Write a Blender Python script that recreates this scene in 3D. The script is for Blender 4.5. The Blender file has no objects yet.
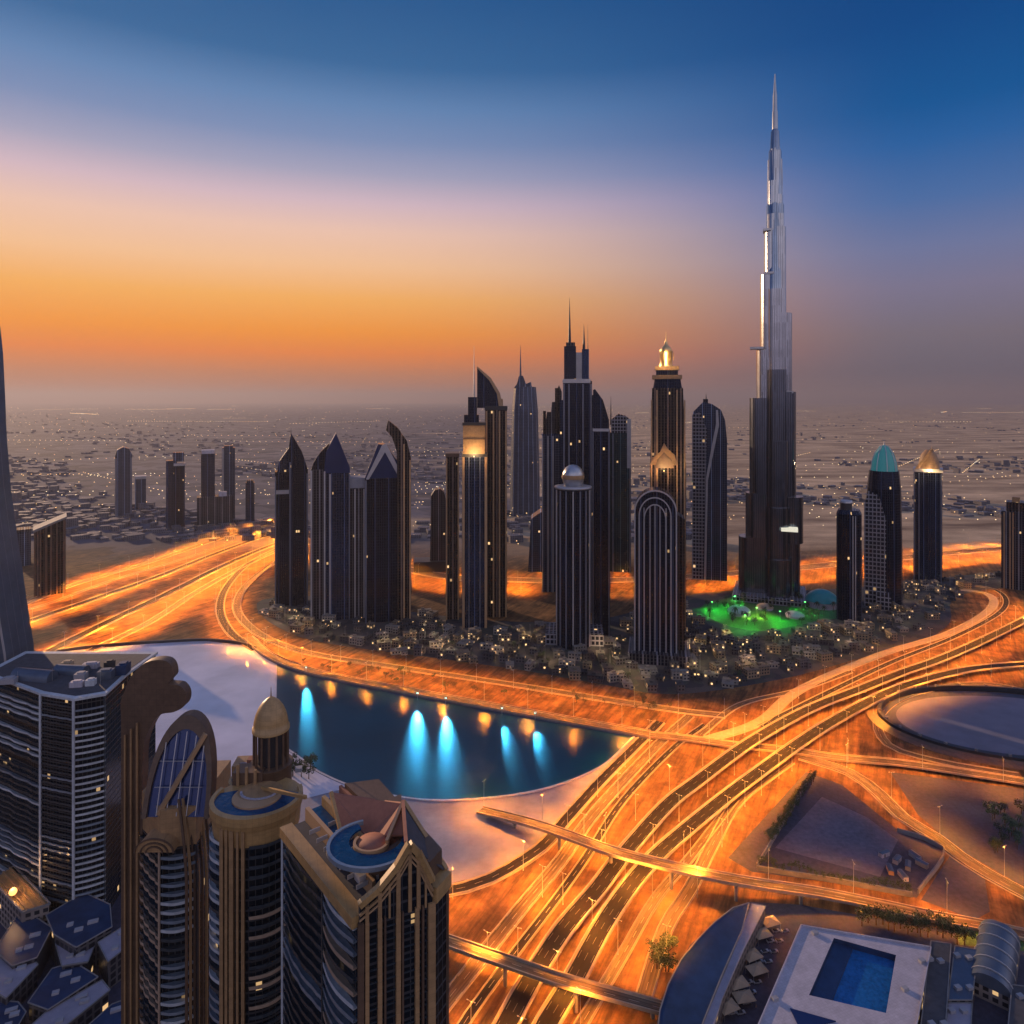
import bpy, math, random
from mathutils import Vector, noise as mnoise

# ------------------------------------------------------------------ scene, camera, sky, sun, exposure
SC = bpy.context.scene
COL = SC.collection
R = math.radians
F = 1024 * 24 / 36.0          # focal length in pixels
H = 300.0                     # height of the viewpoint over the ground
HY = 400.0                    # row of the horizon

cam_data = bpy.data.cameras.new('camera')
cam = bpy.data.objects.new('camera', cam_data)
COL.objects.link(cam)
cam.location = (0, 0, H)
cam.rotation_euler = (R(90), 0, 0)
cam_data.lens = 24
cam_data.sensor_width = 36
cam_data.shift_y = -112 / 1024
cam_data.clip_start = 1
cam_data.clip_end = 200000
SC.camera = cam

SUN_AZ, SUN_EL = R(-46), R(11)
SKY_NISHITA = 0.00008
SKY_GAIN = 1.0
SUN_POWER = 4.4
LAMP_POWER = 118000.0
HAZE = 0.000045

def lin(r, g, b):
    return tuple((c / 255 / 12.92) if c / 255 <= 0.04045 else ((c / 255 + 0.055) / 1.055) ** 2.4 for c in (r, g, b)) + (1,)

SC.view_settings.view_transform = 'Standard'
SC.view_settings.look = 'None'
SC.view_settings.gamma = 1
SC.view_settings.exposure = 0.0
SC.render.engine = 'CYCLES'
SC.cycles.use_denoising = True
SC.cycles.max_bounces = 6
SC.cycles.diffuse_bounces = 2
SC.cycles.glossy_bounces = 3
SC.cycles.transmission_bounces = 3
SC.cycles.volume_bounces = 1
SC.cycles.sample_clamp_indirect = 3.0
SC.cycles.sample_clamp_direct = 0.0

class NT:
    """small helper round a node tree"""
    def __init__(s, tree):
        s.t = tree; s.n = tree.nodes; s.l = tree.links
    def node(s, kind, **kw):
        n = s.n.new(kind)
        for k, v in kw.items():
            setattr(n, k, v)
        return n
    def put(s, sock, v):
        if isinstance(v, bpy.types.NodeSocket):
            s.l.new(v, sock)
        elif v is not None:
            if hasattr(sock.default_value, '__len__') and not hasattr(v, '__len__'):
                v = (v,) * len(sock.default_value)
            if hasattr(sock.default_value, '__len__') and len(sock.default_value) == 4 and len(v) == 3:
                v = tuple(v) + (1,)
            sock.default_value = v
    def math(s, op, a, b=None, c=None, clamp=False):
        n = s.node('ShaderNodeMath', operation=op); n.use_clamp = clamp
        s.put(n.inputs[0], a)
        if b is not None: s.put(n.inputs[1], b)
        if c is not None: s.put(n.inputs[2], c)
        return n.outputs[0]
    def mix(s, f, a, b):
        n = s.node('ShaderNodeMix', data_type='RGBA')
        s.put(n.inputs[0], f); s.put(n.inputs[6], a); s.put(n.inputs[7], b)
        return n.outputs[2]
    def range(s, v, a, b, c=0.0, d=1.0, smooth=False):
        n = s.node('ShaderNodeMapRange')
        if smooth: n.interpolation_type = 'SMOOTHSTEP'
        s.put(n.inputs[0], v)
        for i, x in enumerate((a, b, c, d)): n.inputs[i + 1].default_value = x
        return n.outputs[0]
    def ramp(s, v, stops, interp='LINEAR'):
        n = s.node('ShaderNodeValToRGB')
        n.color_ramp.interpolation = interp
        e = n.color_ramp.elements
        while len(e) < len(stops): e.new(0.5)
        for i, (p, c) in enumerate(stops):
            e[i].position = p; e[i].color = c if len(c) == 4 else tuple(c) + (1,)
        s.put(n.inputs[0], v)
        return n.outputs[0]
    def noise(s, vec, scale, detail=3, rough=0.5, dim='3D'):
        n = s.node('ShaderNodeTexNoise', noise_dimensions=dim)
        s.put(n.inputs['Vector'], vec)
        n.inputs['Scale'].default_value = scale
        n.inputs['Detail'].default_value = detail
        n.inputs['Roughness'].default_value = rough
        return n.outputs[0]
    def scale(s, vec, k):
        n = s.node('ShaderNodeVectorMath', operation='MULTIPLY')
        s.put(n.inputs[0], vec); s.put(n.inputs[1], k)
        return n.outputs[0]
    def xyz(s, vec):
        n = s.node('ShaderNodeSeparateXYZ'); s.put(n.inputs[0], vec); return n.outputs
    def vec(s, x, y, z=0.0):
        n = s.node('ShaderNodeCombineXYZ')
        s.put(n.inputs[0], x); s.put(n.inputs[1], y); s.put(n.inputs[2], z)
        return n.outputs[0]

def make_world():
    w = bpy.data.worlds.new('World'); SC.world = w; w.use_nodes = True
    q = NT(w.node_tree); q.n.clear()
    out = q.node('ShaderNodeOutputWorld')
    bg = q.node('ShaderNodeBackground'); bg.inputs[1].default_value = 1.0
    q.l.new(bg.outputs[0], out.inputs[0])
    d = q.node('ShaderNodeTexCoord').outputs['Generated']
    nv = q.node('ShaderNodeVectorMath', operation='NORMALIZE'); q.l.new(d, nv.inputs[0])
    x, y, z = q.xyz(nv.outputs[0])
    # angle away from the afterglow, in the horizontal plane
    az0 = R(-34)
    hl = q.math('SQRT', q.math('MAXIMUM', q.math('SUBTRACT', 1.0, q.math('MULTIPLY', z, z)), 1e-6))
    dot = q.math('DIVIDE', q.math('ADD', q.math('MULTIPLY', x, math.sin(az0)), q.math('MULTIPLY', y, math.cos(az0))), hl)
    zz = q.math('MAXIMUM', z, 0.0)
    warm = q.ramp(zz, [(0.0, lin(178, 112, 84)), (0.035, lin(205, 124, 76)), (0.066, lin(244, 132, 44)), (0.096, lin(252, 152, 42)),
                       (0.143, lin(252, 178, 92)), (0.189, lin(249, 196, 150)), (0.234, lin(240, 198, 178)), (0.272, lin(214, 186, 196)),
                       (0.309, lin(166, 164, 190)), (0.35, lin(124, 144, 184)), (0.389, lin(98, 134, 180)), (0.434, lin(54, 105, 156)),
                       (0.52, lin(28, 86, 142)), (0.75, lin(62, 96, 150)), (1.0, lin(96, 112, 162))])
    cool = q.ramp(zz, [(0.0, lin(110, 98, 108)), (0.036, lin(104, 98, 112)), (0.084, lin(120, 110, 122)), (0.143, lin(124, 119, 146)),
                       (0.19, lin(110, 120, 160)), (0.246, lin(74, 110, 165)), (0.31, lin(34, 96, 160)), (0.35, lin(6, 86, 150)),
                       (0.434, lin(0, 72, 136)), (0.52, lin(0, 64, 126)), (0.75, lin(56, 92, 148)), (1.0, lin(96, 112, 162))])
    back = q.ramp(zz, [(0.0, lin(150, 138, 158)), (0.10, lin(206, 186, 204)), (0.25, lin(226, 214, 230)), (0.45, lin(182, 188, 220)),
                       (0.7, lin(132, 146, 190)), (1.0, lin(96, 112, 162))])
    fw = q.range(dot, 0.42, 0.97, smooth=True)
    fb = q.range(dot, 0.25, -0.45, smooth=True)
    sky = q.mix(fw, cool, warm)
    sky = q.mix(fb, sky, back)
    low = q.range(z, 0.0, -0.05)
    sky = q.mix(low, sky, lin(30, 30, 38))
    nis = q.node('ShaderNodeTexSky', sky_type='NISHITA')
    nis.sun_disc = False; nis.sun_elevation = SUN_EL; nis.sun_rotation = SUN_AZ
    nis.altitude = 300; nis.dust_density = 2.0
    add = q.node('ShaderNodeVectorMath', operation='MULTIPLY_ADD')
    q.l.new(nis.outputs[0], add.inputs[0]); add.inputs[1].default_value = (SKY_NISHITA,) * 3
    g = q.scale(sky, SKY_GAIN)
    q.l.new(g, add.inputs[2])
    q.l.new(add.outputs[0], bg.inputs[0])

make_world()
sd = bpy.data.lights.new('sun', 'SUN'); sd.energy = SUN_POWER; sd.angle = R(0.5); sd.color = (1.0, 0.64, 0.38)
sun = bpy.data.objects.new('sun', sd); COL.objects.link(sun)
_dir = Vector((math.sin(SUN_AZ) * math.cos(SUN_EL), math.cos(SUN_AZ) * math.cos(SUN_EL), math.sin(SUN_EL)))
sun.rotation_euler = _dir.to_track_quat('Z', 'Y').to_euler()
sun.location = _dir * 3000

# ------------------------------------------------------------------ helpers
RND = random.Random(7)

def G(px, py, z=0.0):
    """ground point seen at a pixel"""
    y = (H - z) * F / (py - HY)
    return Vector(((px - 512) * y / F, y, z))

def PX(px, y):
    return (px - 512) * y / F

def PZ(py, y):
    return H - (py - HY) * y / F

def tag(o, label=None, cat=None, group=None, kind=None):
    if label: o['label'] = label
    if cat: o['category'] = cat
    if group: o['group'] = group
    if kind: o['kind'] = kind
    return o

def thing(name, label, cat, loc=(0, 0, 0), rz=0.0, group=None):
    o = bpy.data.objects.new(name, None); COL.objects.link(o)
    o.location = loc; o.rotation_euler = (0, 0, rz); o.empty_display_size = 2
    return tag(o, label, cat, group)

def dup(root, loc, rz=0.0, label=None, group=None, sc=None):
    r = root.copy(); COL.objects.link(r); r.location = loc; r.rotation_euler = (0, 0, rz)
    if sc: r.scale = (sc, sc, sc)
    if label: r['label'] = label
    if group: r['group'] = group
    for ch in list(root.children):
        c = ch.copy(); COL.objects.link(c); c.parent = r
        for g in list(ch.children):
            d = g.copy(); COL.objects.link(d); d.parent = c
    return r

class MB:
    def __init__(s):
        s.v = []; s.f = []; s.uv = []; s.sm = []
    def face(s, pts, uvs=None, smooth=False):
        i = len(s.v); s.v += [tuple(p) for p in pts]
        s.f.append(list(range(i, i + len(pts))))
        s.uv.append(uvs or [(p[0], p[1]) for p in pts]); s.sm.append(smooth)
    def grid(s, rings, closed=True, smooth=False, us=None, vs=None):
        """rings of 3-D points with equal counts, joined side by side"""
        i0 = len(s.v); n = len(rings[0])
        for r in rings: s.v += [tuple(p) for p in r]
        if us is None:
            us = [0.0]
            for k in range(n):
                a, b = rings[0][k], rings[0][(k + 1) % n]
                us.append(us[-1] + math.dist(a, b))
        for j in range(len(rings) - 1):
            for k in range(n if closed else n - 1):
                k2 = (k + 1) % n
                s.f.append([i0 + j * n + k, i0 + j * n + k2, i0 + (j + 1) * n + k2, i0 + (j + 1) * n + k])
                v0 = rings[j][k][2] if vs is None else vs[j]
                v1 = rings[j + 1][k][2] if vs is None else vs[j + 1]
                s.uv.append([(us[k], v0), (us[k + 1], v0), (us[k + 1], v1), (us[k], v1)])
                s.sm.append(smooth)
        return i0, n
    def loft(s, rings, zs, top=True, bot=False, smooth=False):
        r3 = [[(p[0], p[1], z) for p in r] for r, z in zip(rings, zs)]
        s.grid(r3, True, smooth)
        if top: s.face(r3[-1])
        if bot: s.face(r3[0][::-1])
        return s
    def prism(s, poly, z0, z1, bot=False):
        return s.loft([poly, poly], [z0, z1], True, bot)
    def box(s, cx, cy, z0, sx, sy, sz, rot=0.0):
        c, q = math.cos(rot), math.sin(rot)
        p = [(cx + c * a * sx / 2 - q * b * sy / 2, cy + q * a * sx / 2 + c * b * sy / 2) for a, b in ((-1, -1), (1, -1), (1, 1), (-1, 1))]
        return s.loft([p, p], [z0, z0 + sz], True, True)
    def bar(s, a, b, w, h=None):
        """square bar between two points"""
        h = h or w
        a, b = Vector(a), Vector(b); d = (b - a).normalized()
        up = Vector((0, 0, 1)) if abs(d.z) < 0.9 else Vector((0, 1, 0))
        x = d.cross(up).normalized() * w / 2; y = x.normalized().cross(d) * h / 2
        r = [[p + x + y, p - x + y, p - x - y, p + x - y] for p in (a, b)]
        s.grid(r, True); s.face(r[0][::-1]); s.face(r[1])
        return s
    def tube(s, a, b, r0, r1=None, n=8, smooth=True):
        r1 = r0 if r1 is None else r1
        a, b = Vector(a), Vector(b); d = (b - a).normalized()
        up = Vector((0, 0, 1)) if abs(d.z) < 0.9 else Vector((0, 1, 0))
        x = d.cross(up).normalized(); y = x.cross(d)
        rr = [[p + (x * math.cos(t) + y * math.sin(t)) * r for t in [2 * math.pi * k / n for k in range(n)]] for p, r in ((a, r0), (b, r1))]
        s.grid(rr, True, smooth); s.face(rr[0][::-1]); s.face(rr[1])
        return s
    def lathe(s, prof, n=20, cx=0.0, cy=0.0, smooth=True, cap=True):
        rr = [[(cx + r * math.cos(2 * math.pi * k / n), cy + r * math.sin(2 * math.pi * k / n), z) for k in range(n)] for r, z in prof]
        rm = max(r for r, z in prof)
        s.grid(rr, True, smooth, us=[2 * math.pi * rm * k / n for k in range(n + 1)])
        if cap and prof[-1][0] > 0.01: s.face(rr[-1])
        return s
    def ext(s, outline, y0, y1):
        """outline in x, z pushed through from y0 to y1"""
        n = len(outline)
        ar = sum(outline[i][0] * outline[(i + 1) % n][1] - outline[(i + 1) % n][0] * outline[i][1] for i in range(n))
        if ar < 0: outline = outline[::-1]
        s.face([(x, y0, z) for x, z in outline], [(x, z) for x, z in outline])
        s.face([(x, y1, z) for x, z in outline][::-1], [(x, z) for x, z in outline][::-1])
        for i in range(n):
            (x0, z0), (x1, z1) = outline[i], outline[(i + 1) % n]
            if abs(z1 - z0) > abs(x1 - x0):
                uv = [(y0 + 300, z0), (y0 + 300, z1), (y1 + 300, z1), (y1 + 300, z0)]
            else:
                uv = [(x0, y0), (x1, y0), (x1, y1), (x0, y1)]
                uv = [(a, -0.2) for a, b in uv]
            if abs(z1 - z0) > abs(x1 - x0):
                s.face([(x0, y0, z0), (x1, y0, z1), (x1, y1, z1), (x0, y1, z0)][::-1], uv[::-1])
            else:
                s.face([(x0, y0, z0), (x1, y0, z1), (x1, y1, z1), (x0, y1, z0)][::-1], uv[::-1])
        return s
    def sweep(s, path, prof, closed=True, caps=True):
        """profile of (offset to the side, height) pulled along a path"""
        rings = []; L = 0.0; vs = []
        for i, p in enumerate(path):
            a = path[max(i - 1, 0)]; b = path[min(i + 1, len(path) - 1)]
            d = Vector((b.x - a.x, b.y - a.y, 0)).normalized(); n = Vector((d.y, -d.x, 0))
            rings.append([p + n * o + Vector((0, 0, h)) for o, h in prof])
            if i: L += (p - path[i - 1]).length
            vs.append(L)
        us = [o for o, h in prof]; us.append(us[0])
        s.grid(rings, closed, False, us=us, vs=vs)
        if closed and caps: s.face(rings[0]); s.face(rings[-1][::-1])
        return s
    def mesh(s, name, mat):
        me = bpy.data.meshes.new(name)
        me.from_pydata(s.v, [], s.f)
        ul = me.uv_layers.new(name='UVMap')
        flat = [c for f in s.uv for p in f for c in p[:2]]
        ul.data.foreach_set('uv', flat)
        me.polygons.foreach_set('use_smooth', s.sm)
        for m in (mat if isinstance(mat, (list, tuple)) else [mat]): me.materials.append(m)
        me.update()
        return me
    def build(s, name, mat, parent=None, loc=None):
        o = bpy.data.objects.new(name, s.mesh(name, mat)); COL.objects.link(o)
        if parent: o.parent = parent
        if loc: o.location = loc
        return o

def curve(pts, step=12.0):
    """smooth path through world points"""
    P = [pts[0] * 2 - pts[1]] + list(pts) + [pts[-1] * 2 - pts[-2]]
    out = []
    for i in range(1, len(P) - 2):
        n = max(2, int((P[i + 1] - P[i]).length / step))
        for k in range(n):
            t = k / n; a, b, c, d = P[i - 1], P[i], P[i + 1], P[i + 2]
            out.append(0.5 * (2 * b + (c - a) * t + (2 * a - 5 * b + 4 * c - d) * t * t + (3 * b - a - 3 * c + d) * t ** 3))
    out.append(P[-2].copy())
    return out

def path_px(pts, step=12.0):
    return curve([G(p[0], p[1], p[2] if len(p) > 2 else 0.0) for p in pts], step)

def offset(path, o, dz=0.0):
    r = []
    for i, p in enumerate(path):
        a = path[max(i - 1, 0)]; b = path[min(i + 1, len(path) - 1)]
        d = Vector((b.x - a.x, b.y - a.y, 0)).normalized()
        r.append(p + Vector((d.y, -d.x, 0)) * o + Vector((0, 0, dz)))
    return r

def along(path, gap, start=0.0):
    out = []; L = -start
    for a, b in zip(path, path[1:]):
        l = (b - a).length
        while L <= l and l > 0:
            if L >= 0: out.append((a.lerp(b, L / l), (b - a).normalized()))
            L += gap
        L -= l
    return out

# ------------------------------------------------------------------ materials
def new_mat(name):
    m = bpy.data.materials.new(name); m.use_nodes = True
    q = NT(m.node_tree)
    b = q.n['Principled BSDF']
    return m, q, b

def plain(name, col, rough=0.7, vary=0.25, scale=0.3, metal=0.0, emit=None, es=0.0, bump=0.0, spec=0.5, joint=0.0, jz=True):
    m, q, b = new_mat(name)
    geo = q.node('ShaderNodeNewGeometry').outputs['Position']
    n1 = q.noise(geo, scale, 5, 0.6); n2 = q.noise(geo, scale * 0.13, 3, 0.5)
    f = q.math('ADD', q.math('MULTIPLY', n1, 0.6), q.math('MULTIPLY', n2, 0.4))
    k = q.range(f, 0.3, 0.7, 1 - vary, 1 + vary)
    if joint:
        px_, py_, pz_ = q.xyz(geo)
        ln = q.math('LESS_THAN', q.math('FRACT', q.math('DIVIDE', q.math('ADD', q.math('MULTIPLY', px_, 0.94), q.math('MULTIPLY', py_, 0.34)), joint)), 0.05)
        l2 = q.math('SUBTRACT', q.math('MULTIPLY', py_, 0.94), q.math('MULTIPLY', px_, 0.34)) if not jz else pz_
        ln = q.math('MAXIMUM', ln, q.math('LESS_THAN', q.math('FRACT', q.math('DIVIDE', l2, joint * 0.8)), 0.06))
        cell = q.node('ShaderNodeTexWhiteNoise', noise_dimensions='2D')
        q.l.new(q.vec(q.math('FLOOR', q.math('DIVIDE', q.math('ADD', q.math('MULTIPLY', px_, 0.94), q.math('MULTIPLY', py_, 0.34)), joint)), q.math('FLOOR', q.math('DIVIDE', l2, joint * 0.8))), cell.inputs['Vector'])
        k = q.math('MULTIPLY', k, q.math('MULTIPLY', q.range(cell.outputs['Value'], 0, 1, 0.94, 1.06), q.range(ln, 0, 1, 1.0, 0.75)))
    q.l.new(q.scale(q.vec(*col[:3]), k) if False else q.mix(1.0, (0, 0, 0, 1), q.scale(q.vec(col[0], col[1], col[2]), k)), b.inputs['Base Color'])
    q.put(b.inputs['Roughness'], rough); q.put(b.inputs['Metallic'], metal); q.put(b.inputs['Specular IOR Level'], spec)
    if emit:
        q.put(b.inputs['Emission Color'], emit); b.inputs['Emission Strength'].default_value = es
    if bump:
        bn = q.node('ShaderNodeBump'); bn.inputs['Distance'].default_value = bump; q.l.new(n1, bn.inputs['Height']); q.l.new(bn.outputs[0], b.inputs['Normal'])
    return m

def facade(name, glass, frame, bay=3.0, floor=3.6, vf=0.2, hf=0.25, lit=0.02, metal=0.3, rough=0.15, warm=(1.0, 0.62, 0.28), es=1.5, frough=0.5, fmetal=0.0, spec=0.3, big=0, bigf=0.25):
    m, q, b = new_mat(name)
    uv = q.node('ShaderNodeUVMap').outputs[0]
    u, v, _ = q.xyz(uv)
    a = q.math('DIVIDE', u, bay); c = q.math('DIVIDE', v, floor)
    fr = q.math('MAXIMUM', q.math('LESS_THAN', q.math('FRACT', a), vf), q.math('LESS_THAN', q.math('FRACT', c), hf))
    if big:
        pier = q.math('LESS_THAN', q.math('FRACT', q.math('DIVIDE', u, bay * big)), bigf); fr = q.math('MAXIMUM', fr, pier)
    inf = q.node('ShaderNodeObjectInfo').outputs['Random']
    wn = q.node('ShaderNodeTexWhiteNoise', noise_dimensions='4D')
    q.l.new(q.vec(q.math('FLOOR', a), q.math('FLOOR', c), 0.0), wn.inputs['Vector']); q.l.new(inf, wn.inputs['W'])
    rnd = wn.outputs['Value']
    gl = q.mix(q.range(rnd, 0, 1, 0.0, 0.6), glass, tuple(x * 0.4 for x in glass[:3]))
    geo = q.node('ShaderNodeNewGeometry').outputs['Position']
    wear = q.range(q.noise(geo, 0.05, 4), 0.3, 0.7, 0.75, 1.2)
    frc = q.scale(q.vec(*frame[:3]), wear)
    if big: frc = q.scale(frc, q.range(pier, 0, 1, 1.0, 3.0))
    q.l.new(q.mix(fr, gl, frc), b.inputs['Base Color'])
    q.l.new(q.mix(fr, (rough,) * 3, (frough,) * 3), b.inputs['Roughness'])
    q.l.new(q.math('MULTIPLY', q.range(fr, 0, 1, 1.0, fmetal), metal), b.inputs['Metallic'])
    b.inputs['Specular IOR Level'].default_value = spec
    on = q.math('MULTIPLY', q.math('GREATER_THAN', rnd, 1 - lit * 0.35), q.math('SUBTRACT', 1.0, fr))
    q.put(b.inputs['Emission Color'], warm)
    q.l.new(q.math('MULTIPLY', on, q.math('MULTIPLY', es, wn.outputs['Color'])), b.inputs['Emission Strength'])
    return m

def asphalt(name, col, lane=3.6, line=(0.55, 0.5, 0.4), dash=True, vary=0.5):
    """u runs across the road in metres, v along it"""
    m, q, b = new_mat(name)
    uv = q.node('ShaderNodeUVMap').outputs[0]
    u, v, _ = q.xyz(uv)
    st = q.noise(q.vec(q.math('MULTIPLY', u, 0.9), q.math('MULTIPLY', v, 0.006), 0.0), 1.0, 5, 0.65)
    pt = q.noise(q.vec(q.math('MULTIPLY', u, 0.15), q.math('MULTIPLY', v, 0.03), 3.0), 1.0, 4, 0.6)
    k = q.math('MULTIPLY', q.range(st, 0.28, 0.72, 1 - vary, 1 + vary), q.range(pt, 0.3, 0.7, 0.7, 1.3))
    base = q.scale(q.vec(*col[:3]), k)
    fu = q.math('FRACT', q.math('DIVIDE', q.math('ADD', u, 100 * lane), lane))
    ln = q.math('LESS_THAN', fu, 0.05)
    if dash:
        ln = q.math('MULTIPLY', ln, q.math('LESS_THAN', q.math('FRACT', q.math('DIVIDE', v, 12.0)), 0.45))
    q.l.new(q.mix(q.math('MULTIPLY', ln, 0.8), base, line), b.inputs['Base Color'])
    b.inputs['Roughness'].default_value = 0.75; b.inputs['Specular IOR Level'].default_value = 0.2
    return m

M = {}
M['sand'] = plain('interchange_sand', (0.38, 0.20, 0.08), 0.9, 0.55, 0.05, bump=0.4)
M['conc'] = plain('pale_concrete', (0.40, 0.30, 0.20), 0.8, 0.25, 0.2)
M['conc_dark'] = plain('grey_concrete', (0.2, 0.19, 0.19), 0.8, 0.3, 0.2)
M['asphalt'] = asphalt('dark_asphalt', (0.022, 0.019, 0.018))
M['asphalt_main'] = asphalt('fresh_black_asphalt', (0.010, 0.009, 0.009), line=(0.22, 0.2, 0.16), vary=0.35)
M['asphalt_worn'] = asphalt('worn_asphalt', (0.12, 0.085, 0.055), vary=0.8)
M['tan'] = plain('tan_stone', (0.36, 0.215, 0.10), 0.5, 0.25, 0.4, joint=2.4)
M['tan_dark'] = plain('brown_stone', (0.12, 0.072, 0.045), 0.5, 0.3, 0.4, joint=3.0)
M['terracotta'] = plain('terracotta_roofing', (0.33, 0.14, 0.09), 0.8, 0.2, 0.6)
M['pale'] = plain('pale_plaster', (0.44, 0.41, 0.46), 0.65, 0.22, 0.15, joint=1.6, jz=False)
M['lavender'] = plain('pale_paving', (0.30, 0.26, 0.29), 0.7, 0.3, 0.08)
M['grey'] = plain('grey_plaster', (0.30, 0.30, 0.33), 0.7, 0.2, 0.2)
M['dark'] = plain('dark_metal', (0.03, 0.03, 0.035), 0.45, 0.3, 0.2)
M['steel'] = plain('brushed_steel', (0.45, 0.46, 0.48), 0.35, 0.15, 0.2, metal=0.8)
M['bluemetal'] = plain('blue_roof_metal', (0.022, 0.05, 0.12), 0.4, 0.45, 0.15, metal=0.2)
M['greymetal'] = plain('blue_grey_metal', (0.10, 0.13, 0.18), 0.35, 0.25, 0.1, metal=0.4)
M['pool'] = plain('pool_water', (0.006, 0.05, 0.13), 0.07, 0.4, 0.6, bump=0.15)
M['poolbright'] = plain('bright_pool_water', (0.012, 0.12, 0.34), 0.08, 0.45, 0.5, bump=0.25)
M['rail'] = plain('balcony_concrete', (0.46, 0.49, 0.52), 0.45, 0.3, 0.5)
M['railblue'] = plain('balcony_glass_rail', (0.25, 0.30, 0.36), 0.25, 0.3, 0.5, metal=0.3)
M['darkglass'] = facade('dark_window_wall', (0.012, 0.016, 0.022), (0.05, 0.05, 0.055), 2.2, 3.5, 0.12, 0.2, lit=0.03, metal=0.1, rough=0.15, es=0.9)
M['gold'] = plain('gilded_metal', (0.75, 0.50, 0.22), 0.3, 0.2, 0.5, metal=0.9)
M['trunk'] = plain('bark', (0.10, 0.07, 0.045), 0.9, 0.3, 1.0)
def leaf_mat(name, c):
    m, q, b = new_mat(name)
    geo = q.node('ShaderNodeNewGeometry').outputs['Position']
    q.l.new(q.mix(q.range(q.noise(geo, 0.8, 3), 0.3, 0.7), tuple(x * 0.45 for x in c), tuple(x * 1.5 for x in c)), b.inputs['Base Color'])
    b.inputs['Roughness'].default_value = 0.7
    return m
M['leaf'] = leaf_mat('green_leaves', (0.04, 0.065, 0.025))
M['leaf2'] = leaf_mat('dry_leaves', (0.085, 0.07, 0.03))
M['lawn'] = leaf_mat('lawn_grass', (0.05, 0.12, 0.03))
def glow(name, c, s):
    m, q, b = new_mat(name)
    q.put(b.inputs['Base Color'], (0.1, 0.1, 0.1)); q.put(b.inputs['Emission Color'], c); b.inputs['Emission Strength'].default_value = s
    return m
M['lampglow'] = glow('sodium_lamp_glow', (1.0, 0.55, 0.18), 3.0)
M['whiteglow'] = glow('white_lamp_glow', (1.0, 0.86, 0.6), 3.0)
M['terraceglow'] = glow('lit_terrace_glow', (1.0, 0.95, 0.75), 0.8)
M['cyanglow'] = glow('cyan_lamp_glow', (0.3, 0.9, 1.0), 6.0)
M['greenglow'] = glow('green_lamp_glow', (0.15, 1.0, 0.2), 5.0)
M['tealglow'] = glow('lit_teal_glass', (0.0, 0.36, 0.42), 0.26)
# ------------------------------------------------------------------ the setting: ground, water, roads
def struct(name, mb, mat, z=None):
    o = mb.build(name, mat); o['kind'] = 'structure'; return o

def ground_mat():
    m, q, b = new_mat('desert_ground')
    geo = q.node('ShaderNodeNewGeometry').outputs['Position']
    x, y, z = q.xyz(geo)
    far = q.range(y, 1230, 1480)
    n1 = q.noise(q.scale(geo, (0.5, 1.0, 1.0)), 0.0011, 5, 0.62)
    n2 = q.noise(q.scale(geo, (0.3, 1.0, 1.0)), 0.008, 5, 0.65)
    n3 = q.noise(geo, 0.05, 6, 0.7)
    # streets and plots: a coarse cell pattern far away
    vo = q.node('ShaderNodeTexVoronoi', distance='MANHATTAN'); q.l.new(geo, vo.inputs['Vector']); vo.inputs['Scale'].default_value = 0.012
    plot = q.xyz(vo.outputs['Color'])[0]
    xr = q.range(x, -900, 1500)                           # suburbs to the west, open desert to the east
    mixv = q.math('ADD', q.math('MULTIPLY', n1, 0.8), q.math('MULTIPLY', xr, 0.45))
    tan = q.mix(q.range(n2, 0.35, 0.65), (0.20, 0.135, 0.085, 1), (0.72, 0.52, 0.32, 1))
    sub = q.mix(q.range(plot, 0.0, 1.0), (0.018, 0.032, 0.062, 1), (0.13, 0.13, 0.165, 1))
    fcol = q.mix(q.range(mixv, 0.50, 0.64, smooth=True), sub, tan)
    near = q.mix(q.range(n3, 0.35, 0.68), (0.10, 0.05, 0.022, 1), (0.42, 0.215, 0.085, 1))
    near = q.mix(q.range(n2, 0.4, 0.7, 0, 0.6), near, (0.26, 0.135, 0.055, 1))
    # ruts and scrub drawn out along the lie of the roads
    rot = q.node('ShaderNodeMapping'); rot.inputs['Rotation'].default_value = (0, 0, R(-62)); rot.inputs['Scale'].default_value = (1, 1, 1); q.l.new(geo, rot.inputs['Vector'])
    trk = q.math('ADD', q.math('MULTIPLY', q.noise(q.scale(rot.outputs[0], (0.10, 1.0, 1.0)), 0.16, 5, 0.7), 0.6), q.math('MULTIPLY', q.noise(geo, 0.018, 4, 0.7), 0.4))
    near = q.mix(q.range(trk, 0.42, 0.60, 0, 0.9), near, (0.05, 0.032, 0.02, 1))
    col = q.mix(far, near, fcol)
    q.l.new(q.mix(q.range(y, 250, 120), col, (0.03, 0.035, 0.05, 1)), b.inputs['Base Color'])    # unseen ground behind the viewpoint, darkened to dim what the towers reflect
    b.inputs['Roughness'].default_value = 0.95
    b.inputs['Specular IOR Level'].default_value = 0.15
    bn = q.node('ShaderNodeBump'); bn.inputs['Distance'].default_value = 0.8; bn.inputs['Strength'].default_value = 0.5
    q.l.new(n3, bn.inputs['Height']); q.l.new(bn.outputs[0], b.inputs['Normal'])
    return m

g = MB(); g.face([(-60000, -3000, 0), (60000, -3000, 0), (60000, 60000, 0), (-60000, 60000, 0)])
struct('ground', g, ground_mat())

def sheet(name, px, z, mat, kind='structure'):
    mb = MB(); P = [G(a, b) for a, b in px]
    ar = sum(P[i].x * P[(i + 1) % len(P)].y - P[(i + 1) % len(P)].x * P[i].y for i in range(len(P)))
    if ar < 0: P = P[::-1]
    mb.face([(p.x, p.y, z) for p in P])
    return struct(name, mb, mat)

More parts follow.
